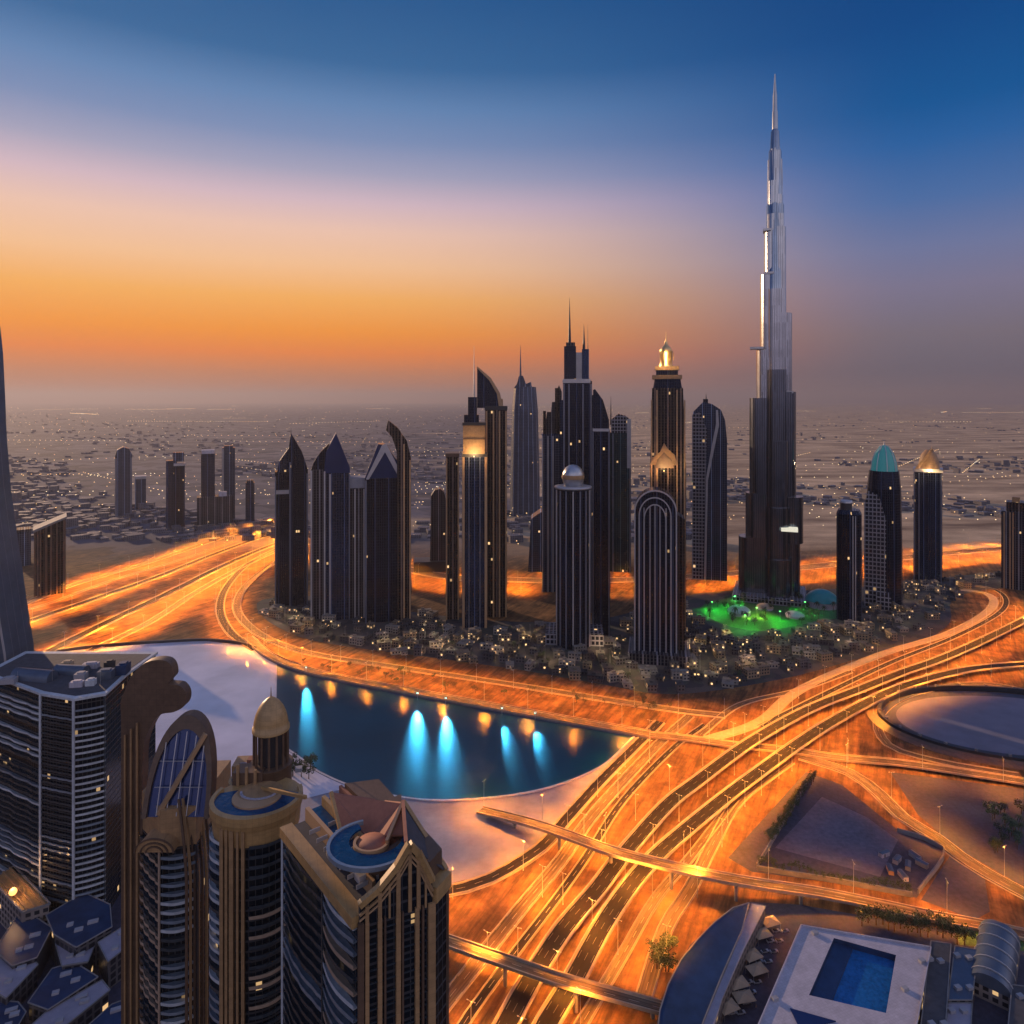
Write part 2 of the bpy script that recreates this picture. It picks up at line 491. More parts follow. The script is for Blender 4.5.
def smooth_px(pts, n=6):
    """closed outline, softened"""
    out = []; N = len(pts)
    for i in range(N):
        a, b, c, d = [Vector(pts[(i + k) % N]) for k in (-1, 0, 1, 2)]
        for k in range(n):
            t = k / n
            out.append(tuple(0.5 * (2 * b + (c - a) * t + (2 * a - 5 * b + 4 * c - d) * t * t + (3 * b - a - 3 * c + d) * t ** 3)))
    return out

def water_mat(name, c, rough, bump, spec=0.5):
    m, q, b = new_mat(name)
    geo = q.node('ShaderNodeNewGeometry').outputs['Position']
    n = q.noise(q.scale(geo, (1.0, 1.0, 1.0)), 0.22, 4, 0.6)
    q.l.new(q.mix(q.range(q.noise(geo, 0.012, 4, 0.6), 0.35, 0.65), tuple(x * 0.8 for x in c), tuple(x * 1.15 for x in c)), b.inputs['Base Color'])
    b.inputs['Roughness'].default_value = rough; b.inputs['Specular IOR Level'].default_value = spec
    bn = q.node('ShaderNodeBump'); bn.inputs['Distance'].default_value = bump; bn.inputs['Strength'].default_value = 0.4
    q.l.new(n, bn.inputs['Height']); q.l.new(bn.outputs[0], b.inputs['Normal'])
    return m

LAKE = [(277, 662), (330, 677), (450, 701), (550, 719), (634, 737), (604, 765), (562, 784), (510, 796), (440, 801), (390, 796), (352, 787), (318, 772), (298, 757), (276, 742)]
LAKE = LAKE[:5] + smooth_px(LAKE[4:])[6:-12] + [LAKE[-1]]
sheet('lake_water', LAKE, 0.30, water_mat('lake_water', (0.002, 0.048, 0.10), 0.30, 0.16))
sheet('shallow_water', [(60, 652), (100, 648), (160, 643), (205, 641), (240, 645), (262, 652), (277, 662), (276, 742), (298, 757), (318, 772), (352, 787), (300, 800), (180, 790), (60, 760)], 0.18,
      water_mat('milky_shallow_water', (0.70, 0.65, 0.72), 0.12, 0.04, 1.0))
sheet('promenade', [(298, 755), (352, 785), (440, 800), (510, 795), (562, 783), (604, 763), (634, 737), (642, 741), (612, 778), (566, 822), (535, 850), (490, 874), (440, 886), (380, 890), (260, 860), (250, 770)], 0.12, M['lavender'])

qe = path_px([(276, 742), (298, 757), (318, 772), (352, 787), (390, 796), (440, 801), (510, 796), (562, 784), (604, 765), (634, 737)], 6)
mb = MB(); mb.sweep(qe, [(.9, 0), (.9, .9), (-.9, .9), (-.9, 0)]); struct('quay_edge', mb, M['pale'])
# the built-up island at the towers' feet
def town_mat():
    m, q, b = new_mat('town_paving')
    geo = q.node('ShaderNodeNewGeometry').outputs['Position']
    vo = q.node('ShaderNodeTexVoronoi', distance='MANHATTAN'); q.l.new(geo, vo.inputs['Vector']); vo.inputs['Scale'].default_value = 0.06
    c = q.ramp(q.xyz(vo.outputs['Color'])[0], [(0, (0.035, 0.035, 0.04)), (0.4, (0.08, 0.07, 0.065)), (0.7, (0.05, 0.06, 0.045)), (1, (0.2, 0.16, 0.12))], 'CONSTANT')
    q.l.new(q.mix(q.range(q.noise(geo, 0.2, 4), 0.3, 0.7, 0, 0.5), c, (0.05, 0.045, 0.045, 1)), b.inputs['Base Color'])
    b.inputs['Roughness'].default_value = 0.85
    return m
M['town'] = town_mat()
ISLAND = smooth_px([(262, 600), (264, 618), (300, 637), (350, 647), (420, 656), (520, 670), (600, 684), (660, 694), (720, 690), (800, 675), (870, 655), (925, 640), (950, 622), (952, 600), (985, 590), (1060, 583), (1010, 572), (900, 583), (820, 590), (700, 593), (612, 617), (520, 622), (412, 612), (330, 597)], 4)
sheet('town_ground', ISLAND, 0.15, M['town'])

# roads on the ground
ROADS = {}
def road(key, pts, width, mat, z=0.25, kerb=0.0, shoulder=0.0):
    p = path_px(pts); ROADS[key] = p
    h = width / 2
    if shoulder:
        mb = MB(); mb.sweep([v + Vector((0, 0, z - 0.05)) for v in p], [(h + shoulder, 0), (-h - shoulder, 0)], closed=False)
        struct('road_shoulder', mb, M['conc'])
    mb = MB(); mb.sweep([v + Vector((0, 0, z)) for v in p], [(h, 0), (-h, 0)], closed=False)
    o = struct('road', mb, mat)
    if kerb:
        for s in (-1, 1):
            mb = MB(); e = s * (h + kerb * 0.7)
            mb.sweep([v + Vector((0, 0, z)) for v in p], [(e - kerb / 2, -0.2), (e + kerb / 2, -0.2), (e + kerb / 2, 0.7), (e - kerb / 2, 0.7)])
            struct('road_kerb', mb, M['conc'])
    return o

AS, AW = M['asphalt'], M['asphalt_worn']
# the fan of carriageways coming in from the west
road('fan_a', [(20, 606), (70, 586), (150, 562), (212, 541), (245, 531), (275, 524)], 14, AW, 0.25, 0.6, 2)
road('fan_b', [(5, 630), (33, 620), (100, 597), (162, 575), (212, 555), (262, 537), (300, 527)], 12, M['asphalt_main'], 0.28, 0.8, 4)
road('fan_c', [(25, 664), (62, 645), (112, 620), (175, 590), (225, 565), (275, 544), (310, 534)], 12, M['asphalt_main'], 0.31, 0.8, 4)
road('fan_d', [(90, 651), (150, 622), (200, 590), (250, 563), (290, 545)], 9, AW, 0.34, 0.6, 3)
road('fan_e', [(0, 617), (50, 603), (110, 581), (180, 560), (236, 541)], 7, AW, 0.22, 0.0, 1)
# loop round the towers
loop = [(300, 548), (268, 567), (244, 588), (237, 609), (252, 629), (282, 645), (322, 656), (400, 668), (500, 683), (600, 699), (680, 711), (725, 716)]
road('loop', loop, 9, AW, 0.40, 0.8, 2)
road('loop_out', [(285, 545), (250, 563), (228, 585), (220, 608), (230, 632), (256, 650)], 9, AS, 0.37, 0.8, 2)
# back highway behind the towers
road('back', [(290, 536), (420, 572), (520, 580), (620, 580), (740, 573), (880, 560), (960, 552), (1060, 545)], 22, AW, 0.3, 0.8, 6)
# bundle beside the promenade
road('bundle_a', [(660, 722), (641, 741), (602, 780), (564, 822), (541, 848), (490, 879), (440, 893), (380, 900)], 7.5, AS, 0.33, 0.7, 2)
road('bundle_b', [(690, 716), (656, 747), (596, 812), (560, 862), (524, 905), (480, 960), (440, 1010)], 8, AW, 0.36, 0.5, 1)
road('bundle_c', [(705, 725), (674, 748), (624, 800), (586, 858), (550, 908), (514, 955), (470, 1015), (430, 1080)], 4.5, AS, 0.39, 0.5, 1)
# ramps and side roads
road('ramp_a', [(700, 742), (760, 722), (800, 690), (880, 655), (947, 634), (985, 614), (994, 601), (984, 593), (960, 590)], 8, M['conc'], 0.34, 0.6, 2)
road('ramp_b', [(760, 727), (830, 692), (893, 662), (955, 637), (998, 614), (1006, 600), (995, 590), (975, 586)], 6, AS, 0.37, 0.6, 1)
road('ramp_c', [(700, 735), (740, 705), (800, 690), (850, 672)], 6, AW, 0.30, 0.4, 1)
road('diag', [(800, 757), (850, 773), (880, 795), (902, 817), (936, 838), (959, 856), (989, 875), (1030, 897)], 9, AW, 0.3, 0.6, 2)
road('side', [(640, 1010), (665, 930), (690, 890), (715, 840), (740, 800), (790, 762)], 7, AW, 0.28, 0.5, 1)
road('side_b', [(560, 1060), (620, 960), (655, 900), (690, 858), (735, 800)], 5, AW, 0.26, 0.5, 1)
road('ring', [(1060, 700), (985, 684), (915, 694), (880, 716), (888, 745), (940, 762), (1020, 776)], 7, AW, 0.33, 0.5, 1)
# cross road continues on the ground from the lake bank
PLOT_DARK = plain('plot_asphalt', (0.050, 0.048, 0.075), 0.8, 0.5, 0.35)
PLOT = plain('plot_paving', (0.125, 0.112, 0.155), 0.85, 0.4, 0.3)
sheet('yard_ground', [(806, 772), (842, 785), (900, 832), (945, 850), (917, 898), (842, 884), (752, 872), (728, 858)], 0.12, PLOT_DARK)
sheet('field', [(822, 797), (866, 817), (898, 840), (880, 877), (775, 848)], 0.17, PLOT)
sheet('parking_lot', [(921, 900), (950, 856), (985, 880), (990, 912), (975, 920)], 0.13, PLOT_DARK)
sheet('yard_ground', [(890, 772), (1060, 794), (1060, 905), (1012, 880), (960, 850), (918, 815)], 0.1, PLOT_DARK)
sheet('courtyard', [(750, 902), (800, 905), (1060, 950), (1060, 1100), (640, 1100), (662, 1000), (690, 945), (720, 918)], 0.14, PLOT_DARK)
sheet('verge', [(952, 924), (1020, 938), (1030, 952), (960, 945)], 0.2, M['lawn'])
sheet('town_ground', [(-200, 860), (150, 860), (160, 1100), (-200, 1100)], 0.11, PLOT_DARK)

# ------------------------------------------------------------------ bridges and elevated carriageways
def flyover(label, pts, width, top_mat, deck=None, pier_gap=38, thick=1.4, walls=False, parapet=1.0):
    p = path_px(pts, 10)
    o = p[0]
    t = thing('elevated_road', label, 'bridge', (o.x, o.y, 0), 0, None)
    q = [v - Vector((o.x, o.y, 0)) for v in p]
    h = width / 2
    mb = MB(); mb.sweep(q, [(h + 1.4, -0.02), (h + 1.4, -thick * .5), (h * .5, -thick), (-h * .5, -thick), (-h - 1.4, -thick * .5), (-h - 1.4, -0.02)])
    mb.build('deck', deck or M['conc'], t)
    mb = MB(); mb.sweep([v + Vector((0, 0, 0.03)) for v in q], [(h, 0), (-h, 0)], closed=False)
    mb.build('carriageway', top_mat, t)
    for s in (-1, 1):
        e = s * (h + 1.05)
        mb = MB(); mb.sweep(q, [(e - .34, -0.01), (e + .34, -0.01), (e + .34, parapet), (e - .34, parapet)])
        mb.build('parapet', M['conc'], t)
    if walls:
        mb = MB(); mb.sweep([Vector((v.x, v.y, 0)) for v in q], [(h + 1.2, 0), (h + 1.2, o.z - .6), (-h - 1.2, o.z - .6), (-h - 1.2, 0)])
        mb.build('embankment', M['conc_dark'], t)
    else:
        for v, d in along(q, pier_gap, 8):
            if v.z - thick < 1.5: continue
            mb = MB(); mb.tube((v.x, v.y, 0), (v.x, v.y, v.z - thick + .1), 1.0, 1.2, 10)
            n = Vector((d.y, -d.x, 0)).normalized()
            a = v + n * h * .8; b = v - n * h * .8
            mb.bar((a.x, a.y, v.z - thick - .5), (b.x, b.y, v.z - thick - .5), 1.6, 1.2)
            mb.build('pier', M['conc_dark'], t)
    return p

Z1 = 6.0
A = [(478, 1080), (507, 1023), (531, 979), (564, 928), (598, 888), (618, 861), (665, 807), (696, 782), (752, 741), (809, 709), (860, 689), (900, 673), (940, 659), (979, 642), (1024, 620), (1060, 600)]
B = [(520, 1080), (547, 1023), (574, 979), (608, 917), (648, 864), (696, 821), (752, 777), (820, 729), (880, 696), (920, 681), (970, 669), (1024, 664), (1070, 663)]
ROADS['main_a'] = flyover('dark curved elevated carriageway on the lake side of the big pair, swinging up behind the oval arena', [(x, y, Z1) for x, y in A], 9.2, M['asphalt_main'])
ROADS['main_b'] = flyover('dark curved elevated carriageway on the outer side of the big pair, bending close round the oval arena', [(x, y, Z1) for x, y in B], 9.2, M['asphalt_main'])
bank = [(248, 637), (268, 654), (295, 666), (330, 675.5), (410, 691), (490, 705.5), (570, 720), (650, 734)]
ROADS['bank'] = flyover('raised shore road on an embankment along the far edge of the dark lake', [(x, y, 2.4) for x, y in bank], 9, M['asphalt_worn'], walls=True)
cross = [(650, 734.5, 2.3), (690, 738.5, 1.6), (737, 745, 0.9), (790, 750, 0.9), (835, 757, 1.6), (902, 763, 3), (977, 774, 3), (1040, 784, 3)]
ROADS['cross'] = flyover('bright narrow road passing under the big curved pair towards the oval arena', cross, 8, M['asphalt_worn'], parapet=0.8)
low = [(480, 810, 3), (531, 823, 8), (570, 836, 12.5), (618, 853, 13.5), (700, 873, 13.5), (760, 884, 11), (820, 893, 7), (880, 905, 3), (940, 918, 1.6), (1000, 929, 1.5), (1050, 941, 1.5)]
ROADS['low'] = flyover('thin brown bridge crossing over the big curved pair and running on past the walled plots', low, 6, M['asphalt_worn'])
low2 = [(400, 925, 6), (450, 942, 10), (531, 970, 13.5), (574, 984, 13.5), (618, 996, 10), (668, 1010, 4)]
ROADS['low2'] = flyover('lowest thin bridge crossing the big curved pair beside the balcony towers', low2, 5, M['asphalt_worn'])

# ------------------------------------------------------------------ street lamps: real lit lamps along the roads
LAMP_HUE = (1.0, 0.315, 0.026)
def lamp_light(power, size=150):
    l = bpy.data.lights.new('lamp_light', 'SPOT'); l.energy = power; l.color = LAMP_HUE
    l.spot_size = R(size); l.spot_blend = 0.6; l.shadow_soft_size = 0.5
    return l
LAMP_H = 19.0
def lamp_proto(name):
    t = thing(name, None, 'street lamp')
    mb = MB(); mb.tube((0, 0, 0), (0, 0, LAMP_H), 0.16, 0.09, 6); mb.tube((0, 0, 0), (0, 0, .8), 0.3, 0.25, 6); mb.build('pole', M['steel'], t)
    for s in (-1, 1):
        mb = MB(); mb.tube((0, 0, LAMP_H - .3), (s * 1.6, 0, LAMP_H + .1), 0.07, 0.06, 5); mb.build('arm', M['steel'], t)
        mb = MB(); mb.box(s * 1.9, 0, LAMP_H, .9, .35, .16); hd = mb.build('lamp_head', M['steel'], t)
        mb = MB(); mb.box(s * 1.9, 0, LAMP_H - .06, .7, .28, .05); mb.build('lamp_lens', M['lampglow'], hd)
    l = bpy.data.objects.new('lamp_light', lamp_light(LAMP_POWER)); COL.objects.link(l); l.parent = t; l.location = (0, 0, LAMP_H - .2)
    return t
_lamp = lamp_proto('street_lamp'); _lamp_used = False
_normal = lamp_light(LAMP_POWER)
_weak = lamp_light(LAMP_POWER * 0.5)
_strong = lamp_light(LAMP_POWER * 3.0)
LAMP_N = 0
def lamps(key, gap, side, label, group, start=10, strong=False, zoff=0.0, vis=True):
    global _lamp_used, LAMP_N
    for p, d in along(offset(ROADS[key], side), gap, start):
        sx = 512 + p.x * F / p.y; sy = HY + H * F / p.y
        if not (-40 < sx < 1064 and sy < 1060) or p.y < 200: continue
        rz = math.atan2(d.y, d.x) + math.pi / 2
        if not _lamp_used:
            o = _lamp; _lamp_used = True; o.location = (p.x, p.y, p.z + zoff); o.rotation_euler = (0, 0, rz); o['label'] = label; o['group'] = group
        else:
            o = dup(_lamp, (p.x, p.y, p.z + zoff), rz, label, group)
        for c in o.children:
            if c.type == 'LIGHT': c.data = _strong if strong == True else (_weak if strong == 'weak' else _normal)
        LAMP_N += 1
L_FAN = ('double-armed street lamp shining orange over the fan of roads west of the towers', 'lamps over the western road fan')
L_LOOP = ('double-armed street lamp shining orange on the loop road round the towers', 'lamps round the tower loop')
L_BANK = ('double-armed street lamp shining orange along the shore road above the lake', 'lamps along the shore road')
L_BACK = ('double-armed street lamp shining orange on the highway behind the towers', 'lamps on the highway behind the towers')
L_MAIN = ('double-armed street lamp shining orange between the two curved carriageways', 'lamps between the curved carriageways')
L_BUN = ('double-armed street lamp shining orange in the bundle of roads beside the promenade', 'lamps beside the promenade roads')
L_LOW = ('double-armed street lamp shining orange beside the thin bridges', 'lamps beside the thin bridges')
L_ARENA = ('double-armed street lamp shining orange near the oval arena', 'lamps near the oval arena')
L_DIAG = ('double-armed street lamp shining orange on the slanting road between the plots', 'lamps on the slanting road')
L_RAMP = ('double-armed street lamp shining orange on the ramps below the teal-topped tower', 'lamps on the far ramps')
lamps('fan_a', 62, -9, *L_FAN, strong=True)
lamps('fan_b', 62, 9, *L_FAN, strong=True, start=30)
lamps('fan_c', 62, 9, *L_FAN, strong=True)
lamps('fan_d', 55, 9, *L_FAN, start=30, strong=True)
lamps('fan_e', 60, -7, *L_FAN, start=20, strong=True)
lamps('loop', 42, 7, *L_LOOP)
lamps('loop_out', 60, 7, *L_LOOP, start=24)
lamps('bank', 46, -8.5, *L_BANK, zoff=-1)
lamps('back', 60, 16, *L_BACK)
lamps('back', 60, 62, *L_BACK, start=30, strong=True)
lamps('back', 70, -30, *L_BACK, start=40)
lamps('main_a', 42, 11, *L_MAIN, zoff=-Z1, start=20)
lamps('main_a', 50, -14, *L_BUN, zoff=-Z1, start=30)
lamps('bundle_a', 50, -7, *L_BUN)
lamps('bundle_b', 60, -6, *L_BUN, start=20)
lamps('main_b', 50, 12, *L_ARENA, zoff=-Z1)
lamps('cross', 55, 7, *L_ARENA, start=60)
lamps('diag', 45, -7, *L_DIAG)
lamps('ramp_a', 55, 8, *L_RAMP, strong='weak')
lamps('side', 55, 6, *L_LOW, start=20)
lamps('low', 50, -5, *L_LOW, start=150)
print('lamps', LAMP_N)
# ------------------------------------------------------------------ towers
M['navy'] = facade('navy_glass_facade', (0.022, 0.048, 0.115), (0.022, 0.030, 0.058), 3.4, 3.8, 0.24, 0.14, lit=0.012, metal=0.75, rough=0.14, big=5, bigf=0.09)
M['black'] = facade('black_glass_facade', (0.012, 0.022, 0.050), (0.010, 0.014, 0.028), 3.0, 3.8, 0.25, 0.12, lit=0.012, metal=0.7, rough=0.14, big=6, bigf=0.1)
M['brown'] = facade('brown_stone_facade', (0.010, 0.009, 0.011), (0.055, 0.038, 0.030), 4.2, 3.7, 0.36, 0.10, lit=0.02, metal=0.2, rough=0.2, big=4, bigf=0.14)
M['greyf'] = facade('grey_stone_facade', (0.018, 0.020, 0.028), (0.075, 0.070, 0.075), 4.0, 3.7, 0.34, 0.12, lit=0.015, metal=0.2, rough=0.2, big=4, bigf=0.12)
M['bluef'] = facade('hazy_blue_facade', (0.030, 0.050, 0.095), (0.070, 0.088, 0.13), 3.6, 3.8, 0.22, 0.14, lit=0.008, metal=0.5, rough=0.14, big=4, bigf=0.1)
M['teal'] = facade('teal_glass_facade', (0.025, 0.070, 0.085), (0.025, 0.045, 0.052), 3.2, 3.8, 0.2, 0.14, lit=0.012, metal=0.7, rough=0.14, big=4, bigf=0.1)
M['gridf'] = facade('white_grid_facade', (0.02, 0.022, 0.03), (0.26, 0.25, 0.27), 5.0, 6.0, 0.26, 0.30, lit=0.04, metal=0.2, rough=0.2)
M['burj_shaded'] = facade('shaded_ribbed_facade', (0.13, 0.155, 0.20), (0.21, 0.23, 0.275), 3.2, 26.0, 0.3, 0.0, lit=0.001, metal=0.92, rough=0.16, frough=0.24, fmetal=1.0, spec=0.5)  # lower-tier copy of the silver facade, dark ground reflections put into its colour
M['burj'] = facade('silver_ribbed_facade', (0.36, 0.40, 0.46), (0.46, 0.49, 0.54), 3.2, 26.0, 0.3, 0.0, lit=0.001, metal=0.95, rough=0.13, frough=0.22, fmetal=1.0, spec=0.5)  # upper-tier copy, lightened to stand for the mirrored sky
M['rib'] = plain('pale_tower_rib', (0.46, 0.45, 0.46), 0.35, 0.15, 0.1, metal=0.4)
M['ribwarm'] = plain('sandstone_rib', (0.44, 0.27, 0.14), 0.5, 0.15, 0.1)
M['ribdark'] = plain('grey_tower_rib', (0.20, 0.22, 0.28), 0.3, 0.15, 0.1, metal=0.5)
M['bluepeak'] = plain('deep_blue_roof_glass', (0.022, 0.045, 0.14), 0.18, 0.2, 0.05, metal=0.5)

class Tower:
    """a tower standing at a ground point; its outline is given in pixels, its parts are in metres"""
    def __init__(s, name, label, cx, base, group=None, rz=0.0):
        s.Y = H * F / (base - HY); s.th = math.atan((cx - 512) / F); s.kz = s.Y / F; s.k = s.kz * math.cos(s.th); s.cx = cx
        s.t = thing(name, label, 'tower', ((cx - 512) * s.kz, s.Y, 0), rz - s.th, group)
    def x(s, px): return (px - s.cx) * s.k
    def z(s, py): return H - (py - HY) * s.kz
    def out(s, pts): return [(s.x(a), max(s.z(b), 0) if b < 9000 else 0) for a, b in pts]
    def slab(s, name, pts, y0, y1, mat):
        mb = MB(); mb.ext(s.out(pts), y0, y1); return mb.build(name, mat, s.t)
    def rect(s, name, x0, x1, top, y0, y1, mat, bot=9999):
        return s.slab(name, [(x0, bot), (x1, bot), (x1, top), (x0, top)], y0, y1, mat)
    def cyl(s, name, cx, r, top, mat, y=0.0, n=20, bot=None):
        mb = MB(); mb.lathe([(r * s.k, 0 if bot is None else s.z(bot)), (r * s.k, s.z(top))], n, s.x(cx), y); return mb.build(name, mat, s.t)
    def lathe(s, name, cx, prof, mat, y=0.0, n=18, parent=None):
        mb = MB(); mb.lathe([(r * s.k, s.z(py)) for r, py in prof], n, s.x(cx), y); return mb.build(name, mat, parent or s.t)
    def ribs(s, xs, top, bot, y, w, mat, d=1.6, name='facade_rib'):
        for i, px in enumerate(xs):
            tp = top[i] if isinstance(top, (list, tuple)) else top
            z0 = 0 if bot > 9000 else s.z(bot)
            mb = MB(); mb.box(s.x(px), y - d / 2 + .2, z0, w * s.k, d, s.z(tp) - z0); mb.build(name, mat, s.t)
    def spire(s, px, bot, top, r, mat, y=0.0, parent=None):
        mb = MB(); mb.tube((s.x(px), y, s.z(bot)), (s.x(px), y, s.z(top)), r * s.k, .1 * s.k, 8); return mb.build('spire', mat, parent or s.t)
    def band(s, x0, x1, top, bot, y0, y1, mat, name='cornice'):
        return s.rect(name, x0, x1, top, y0, y1, mat, bot)
    def podium(s, x0, x1, hgt, y0, y1, mat):
        mb = MB(); mb.box((s.x(x0) + s.x(x1)) / 2, (y0 + y1) / 2, 0, s.x(x1) - s.x(x0), y1 - y0, hgt); return mb.build('podium', mat, s.t)

# --- cluster at the western end of the island
T = Tower('skyscraper', 'dark twin-bladed tower with a sharp black peak, at the western end of the island row', 291, 606)
T.rect('shaft', 275, 292, 472, 4, 34, M['black'])
T.slab('blade', [(289, 9999), (308, 9999), (308, 470), (302, 452), (291, 433), (289, 445)], -2, 26, M['black'])
T.slab('crown', [(277, 472), (290, 472), (290, 447), (284, 455), (279, 462)], 8, 26, M['navy'])
T.ribs([275.6, 290, 307.2], [476, 462, 474], 9999, -2, 1.3, M['ribdark'], 2)
T.band(274.6, 289, 490, 494, 2.6, 35, M['rib']); T.spire(291, 440, 428, .6, M['dark'], 10)
T = Tower('skyscraper', 'tower with a pointed blue glass gable and pale corner ribs, second from the western end', 331, 620)
T.rect('shaft', 311, 329, 470, 8, 38, M['greyf'])
T.slab('crown', [(311, 470), (329, 470), (329, 444), (321, 452), (314, 462)], 10, 36, M['black'])
T.rect('shaft', 324, 350, 473, -3, 30, M['navy'])
T.slab('gable', [(324, 473), (350, 473), (350, 468), (336, 433), (326, 452)], -2.6, 29.6, M['bluepeak'])
T.ribs([311.6, 324.6, 330], [470, 471, 474], 9999, -3, 1.6, M['rib'], 2); T.ribs([349.4], 473, 9999, -3, 1.2, M['ribdark'], 2)
T = Tower('skyscraper', 'shorter stone tower with a flared grey crown, between the two blue gables', 358, 618)
T.rect('shaft', 345, 372, 488, 0, 32, M['greyf'])
T.slab('crown', [(346, 488), (371, 488), (374, 482), (370, 478), (348, 478), (343, 482)], -1.5, 33.5, M['grey'])
T.ribs([346, 355, 364, 371], 489, 9999, 0, 1.5, M['rib'], 2)
T = Tower('skyscraper', 'brown tower with a folded blue roof below a tall curved brown fin', 388, 622)
T.rect('shaft', 365, 400, 478, 0, 34, M['black'])
T.slab('gable', [(365, 478), (400, 478), (399, 464), (386, 445), (378, 444)], .4, 33.6, M['bluepeak'])
T.slab('gable_rim', [(366, 479), (369, 479), (385, 452), (398, 476), (400, 471), (386, 443), (382, 445)], -1.2, .2, M['rib'])
T.slab('fin', [(397, 9999), (411, 9999), (411, 458), (407, 441), (398, 428), (388, 420), (386, 430), (392, 437), (397, 452)], -6, 22, M['brown'])
T.ribs([366, 399], [480, 470], 9999, 0, 1.6, M['ribdark'], 2); T.ribs([404, 410], [444, 460], 9999, -6, 1.5, M['ribwarm'], 2)
# --- behind the western cluster
T = Tower('tower_block', 'small brown round-topped block standing behind the island, before the gold-topped tower', 438, 571)
T.slab('shaft', [(430, 9999), (446, 9999), (446, 500), (444, 492), (440, 489), (435, 490), (431, 496)], 0, 30, M['greyf']); T.podium(414, 448, 18, -8, 30, M['dark'])
# --- gold-topped tower and its neighbours
T = Tower('skyscraper', 'plain brown slab tower with flat top, leaning against the gold-banded tower', 452, 620)
T.rect('shaft', 446, 459, 456, 2, 34, M['brown']); T.band(445.6, 459.4, 453.5, 457, 1, 35, M['tan_dark']); T.ribs([446.6, 458.3], 458, 9999, 2, 1.4, M['ribwarm'], 2)
T = Tower('skyscraper', 'dark blue tower wrapped in a gold band under stepped drums and a thin spire', 474, 628)
T.rect('shaft', 462, 487, 455, 0, 34, M['navy'])
T.rect('gold_band', 463, 485, 424, .6, 33, M['tan'], 455); T.band(462.4, 486, 422.5, 425.5, -.6, 34, M['dark']); T.band(462, 487.4, 454, 457, -.8, 34.6, M['dark'])
T.band(463.4, 485, 438, 439.4, 0, 33.6, M['tan_dark'])
T.rect('drum', 464, 479, 415, 6, 26, M['black'], 422.5); T.rect('drum', 468, 477, 397, 8, 22, M['black'], 415); T.spire(474, 398, 345, .9, M['steel'], 14)
T.ribs([463.5, 485.8], 457, 9999, 0, 2.4, M['ribwarm'], 2); T.ribs([469, 480], 457, 9999, 0, 1, M['ribdark'], 1.4)
GOLD_T = T
T = Tower('skyscraper', 'dark tower topped by a tall black sail-shaped blade, beside the gold-banded tower', 496, 617)
T.rect('shaft', 485, 507, 408, 0, 34, M['brown'])
T.slab('sail', [(477, 408), (499, 408), (501, 404), (497, 393), (489, 379), (477, 368)], 8, 14, M['black'])
T.slab('sail_rim', [(499, 408), (503, 408), (500, 393), (491, 378), (477, 366), (477, 368), (489, 380), (497, 394)], 6, 16, M['ribwarm'])
T.rect('drum', 497, 503, 399, 14, 28, M['tan'], 408); T.band(484.6, 507.4, 406, 410, -1, 35, M['dark'])
T.ribs([486.5, 493.5, 499.5, 506], 411, 9999, 0, 1.6, M['ribwarm'], 2)
# --- hazy ones further back
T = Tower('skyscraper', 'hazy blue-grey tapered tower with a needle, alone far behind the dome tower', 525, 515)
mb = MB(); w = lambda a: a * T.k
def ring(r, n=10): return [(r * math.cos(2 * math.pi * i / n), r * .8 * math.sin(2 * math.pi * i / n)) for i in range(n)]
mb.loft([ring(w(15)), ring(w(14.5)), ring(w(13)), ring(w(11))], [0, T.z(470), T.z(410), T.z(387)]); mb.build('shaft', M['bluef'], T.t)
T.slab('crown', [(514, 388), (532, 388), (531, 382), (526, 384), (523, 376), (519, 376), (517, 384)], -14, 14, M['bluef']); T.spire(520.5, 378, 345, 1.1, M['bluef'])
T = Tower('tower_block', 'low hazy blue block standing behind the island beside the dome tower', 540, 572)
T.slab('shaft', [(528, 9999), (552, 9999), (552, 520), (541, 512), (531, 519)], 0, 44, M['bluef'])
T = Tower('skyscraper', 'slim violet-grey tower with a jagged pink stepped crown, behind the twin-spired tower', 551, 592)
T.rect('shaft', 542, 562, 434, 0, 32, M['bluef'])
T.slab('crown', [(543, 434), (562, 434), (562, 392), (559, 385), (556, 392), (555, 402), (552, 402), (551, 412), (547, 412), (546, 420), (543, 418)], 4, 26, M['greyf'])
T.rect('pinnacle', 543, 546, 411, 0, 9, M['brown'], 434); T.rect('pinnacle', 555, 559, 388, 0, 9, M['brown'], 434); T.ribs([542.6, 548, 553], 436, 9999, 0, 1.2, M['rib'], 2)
# --- the tall twin-spired tower
T = Tower('skyscraper', 'tall dark tower with two needle spires over a notched crown, behind the dome tower', 576, 612)
T.rect('shaft', 563, 592, 381, 0, 42, M['black']); T.rect('wing', 560, 572, 400, 8, 38, M['navy']); T.rect('wing', 585, 596, 395, 6, 38, M['navy'])
T.band(562.5, 590.5, 379, 383, -1, 43, M['rib'])
T.rect('crown', 564, 576, 346, 2, 30, M['black'], 379); T.rect('crown', 582, 589, 349, 2, 30, M['navy'], 379); T.rect('crown_core', 576, 582, 352, 8, 26, M['rib'], 379)
T.band(566, 575, 342, 347, 5, 27, M['greyf']); T.spire(569.5, 346, 296, 1.7, M['dark'], 14); T.spire(584, 349, 323, 1.5, M['dark'], 12); T.spire(588, 350, 322, .5, M['ribwarm'], 20)
T.ribs([564, 569, 583, 591], 384, 9999, 0, 1.2, M['ribdark'], 2)
T = Tower('skyscraper', 'dark tower with a black shark-fin roof and a flat front, close behind the dome tower', 600, 635)
T.rect('shaft', 592, 610, 430, 0, 30, M['black']); T.slab('fin', [(593, 430), (609, 430), (609, 420), (603, 400), (595, 389), (593, 390)], 2, 24, M['black'])
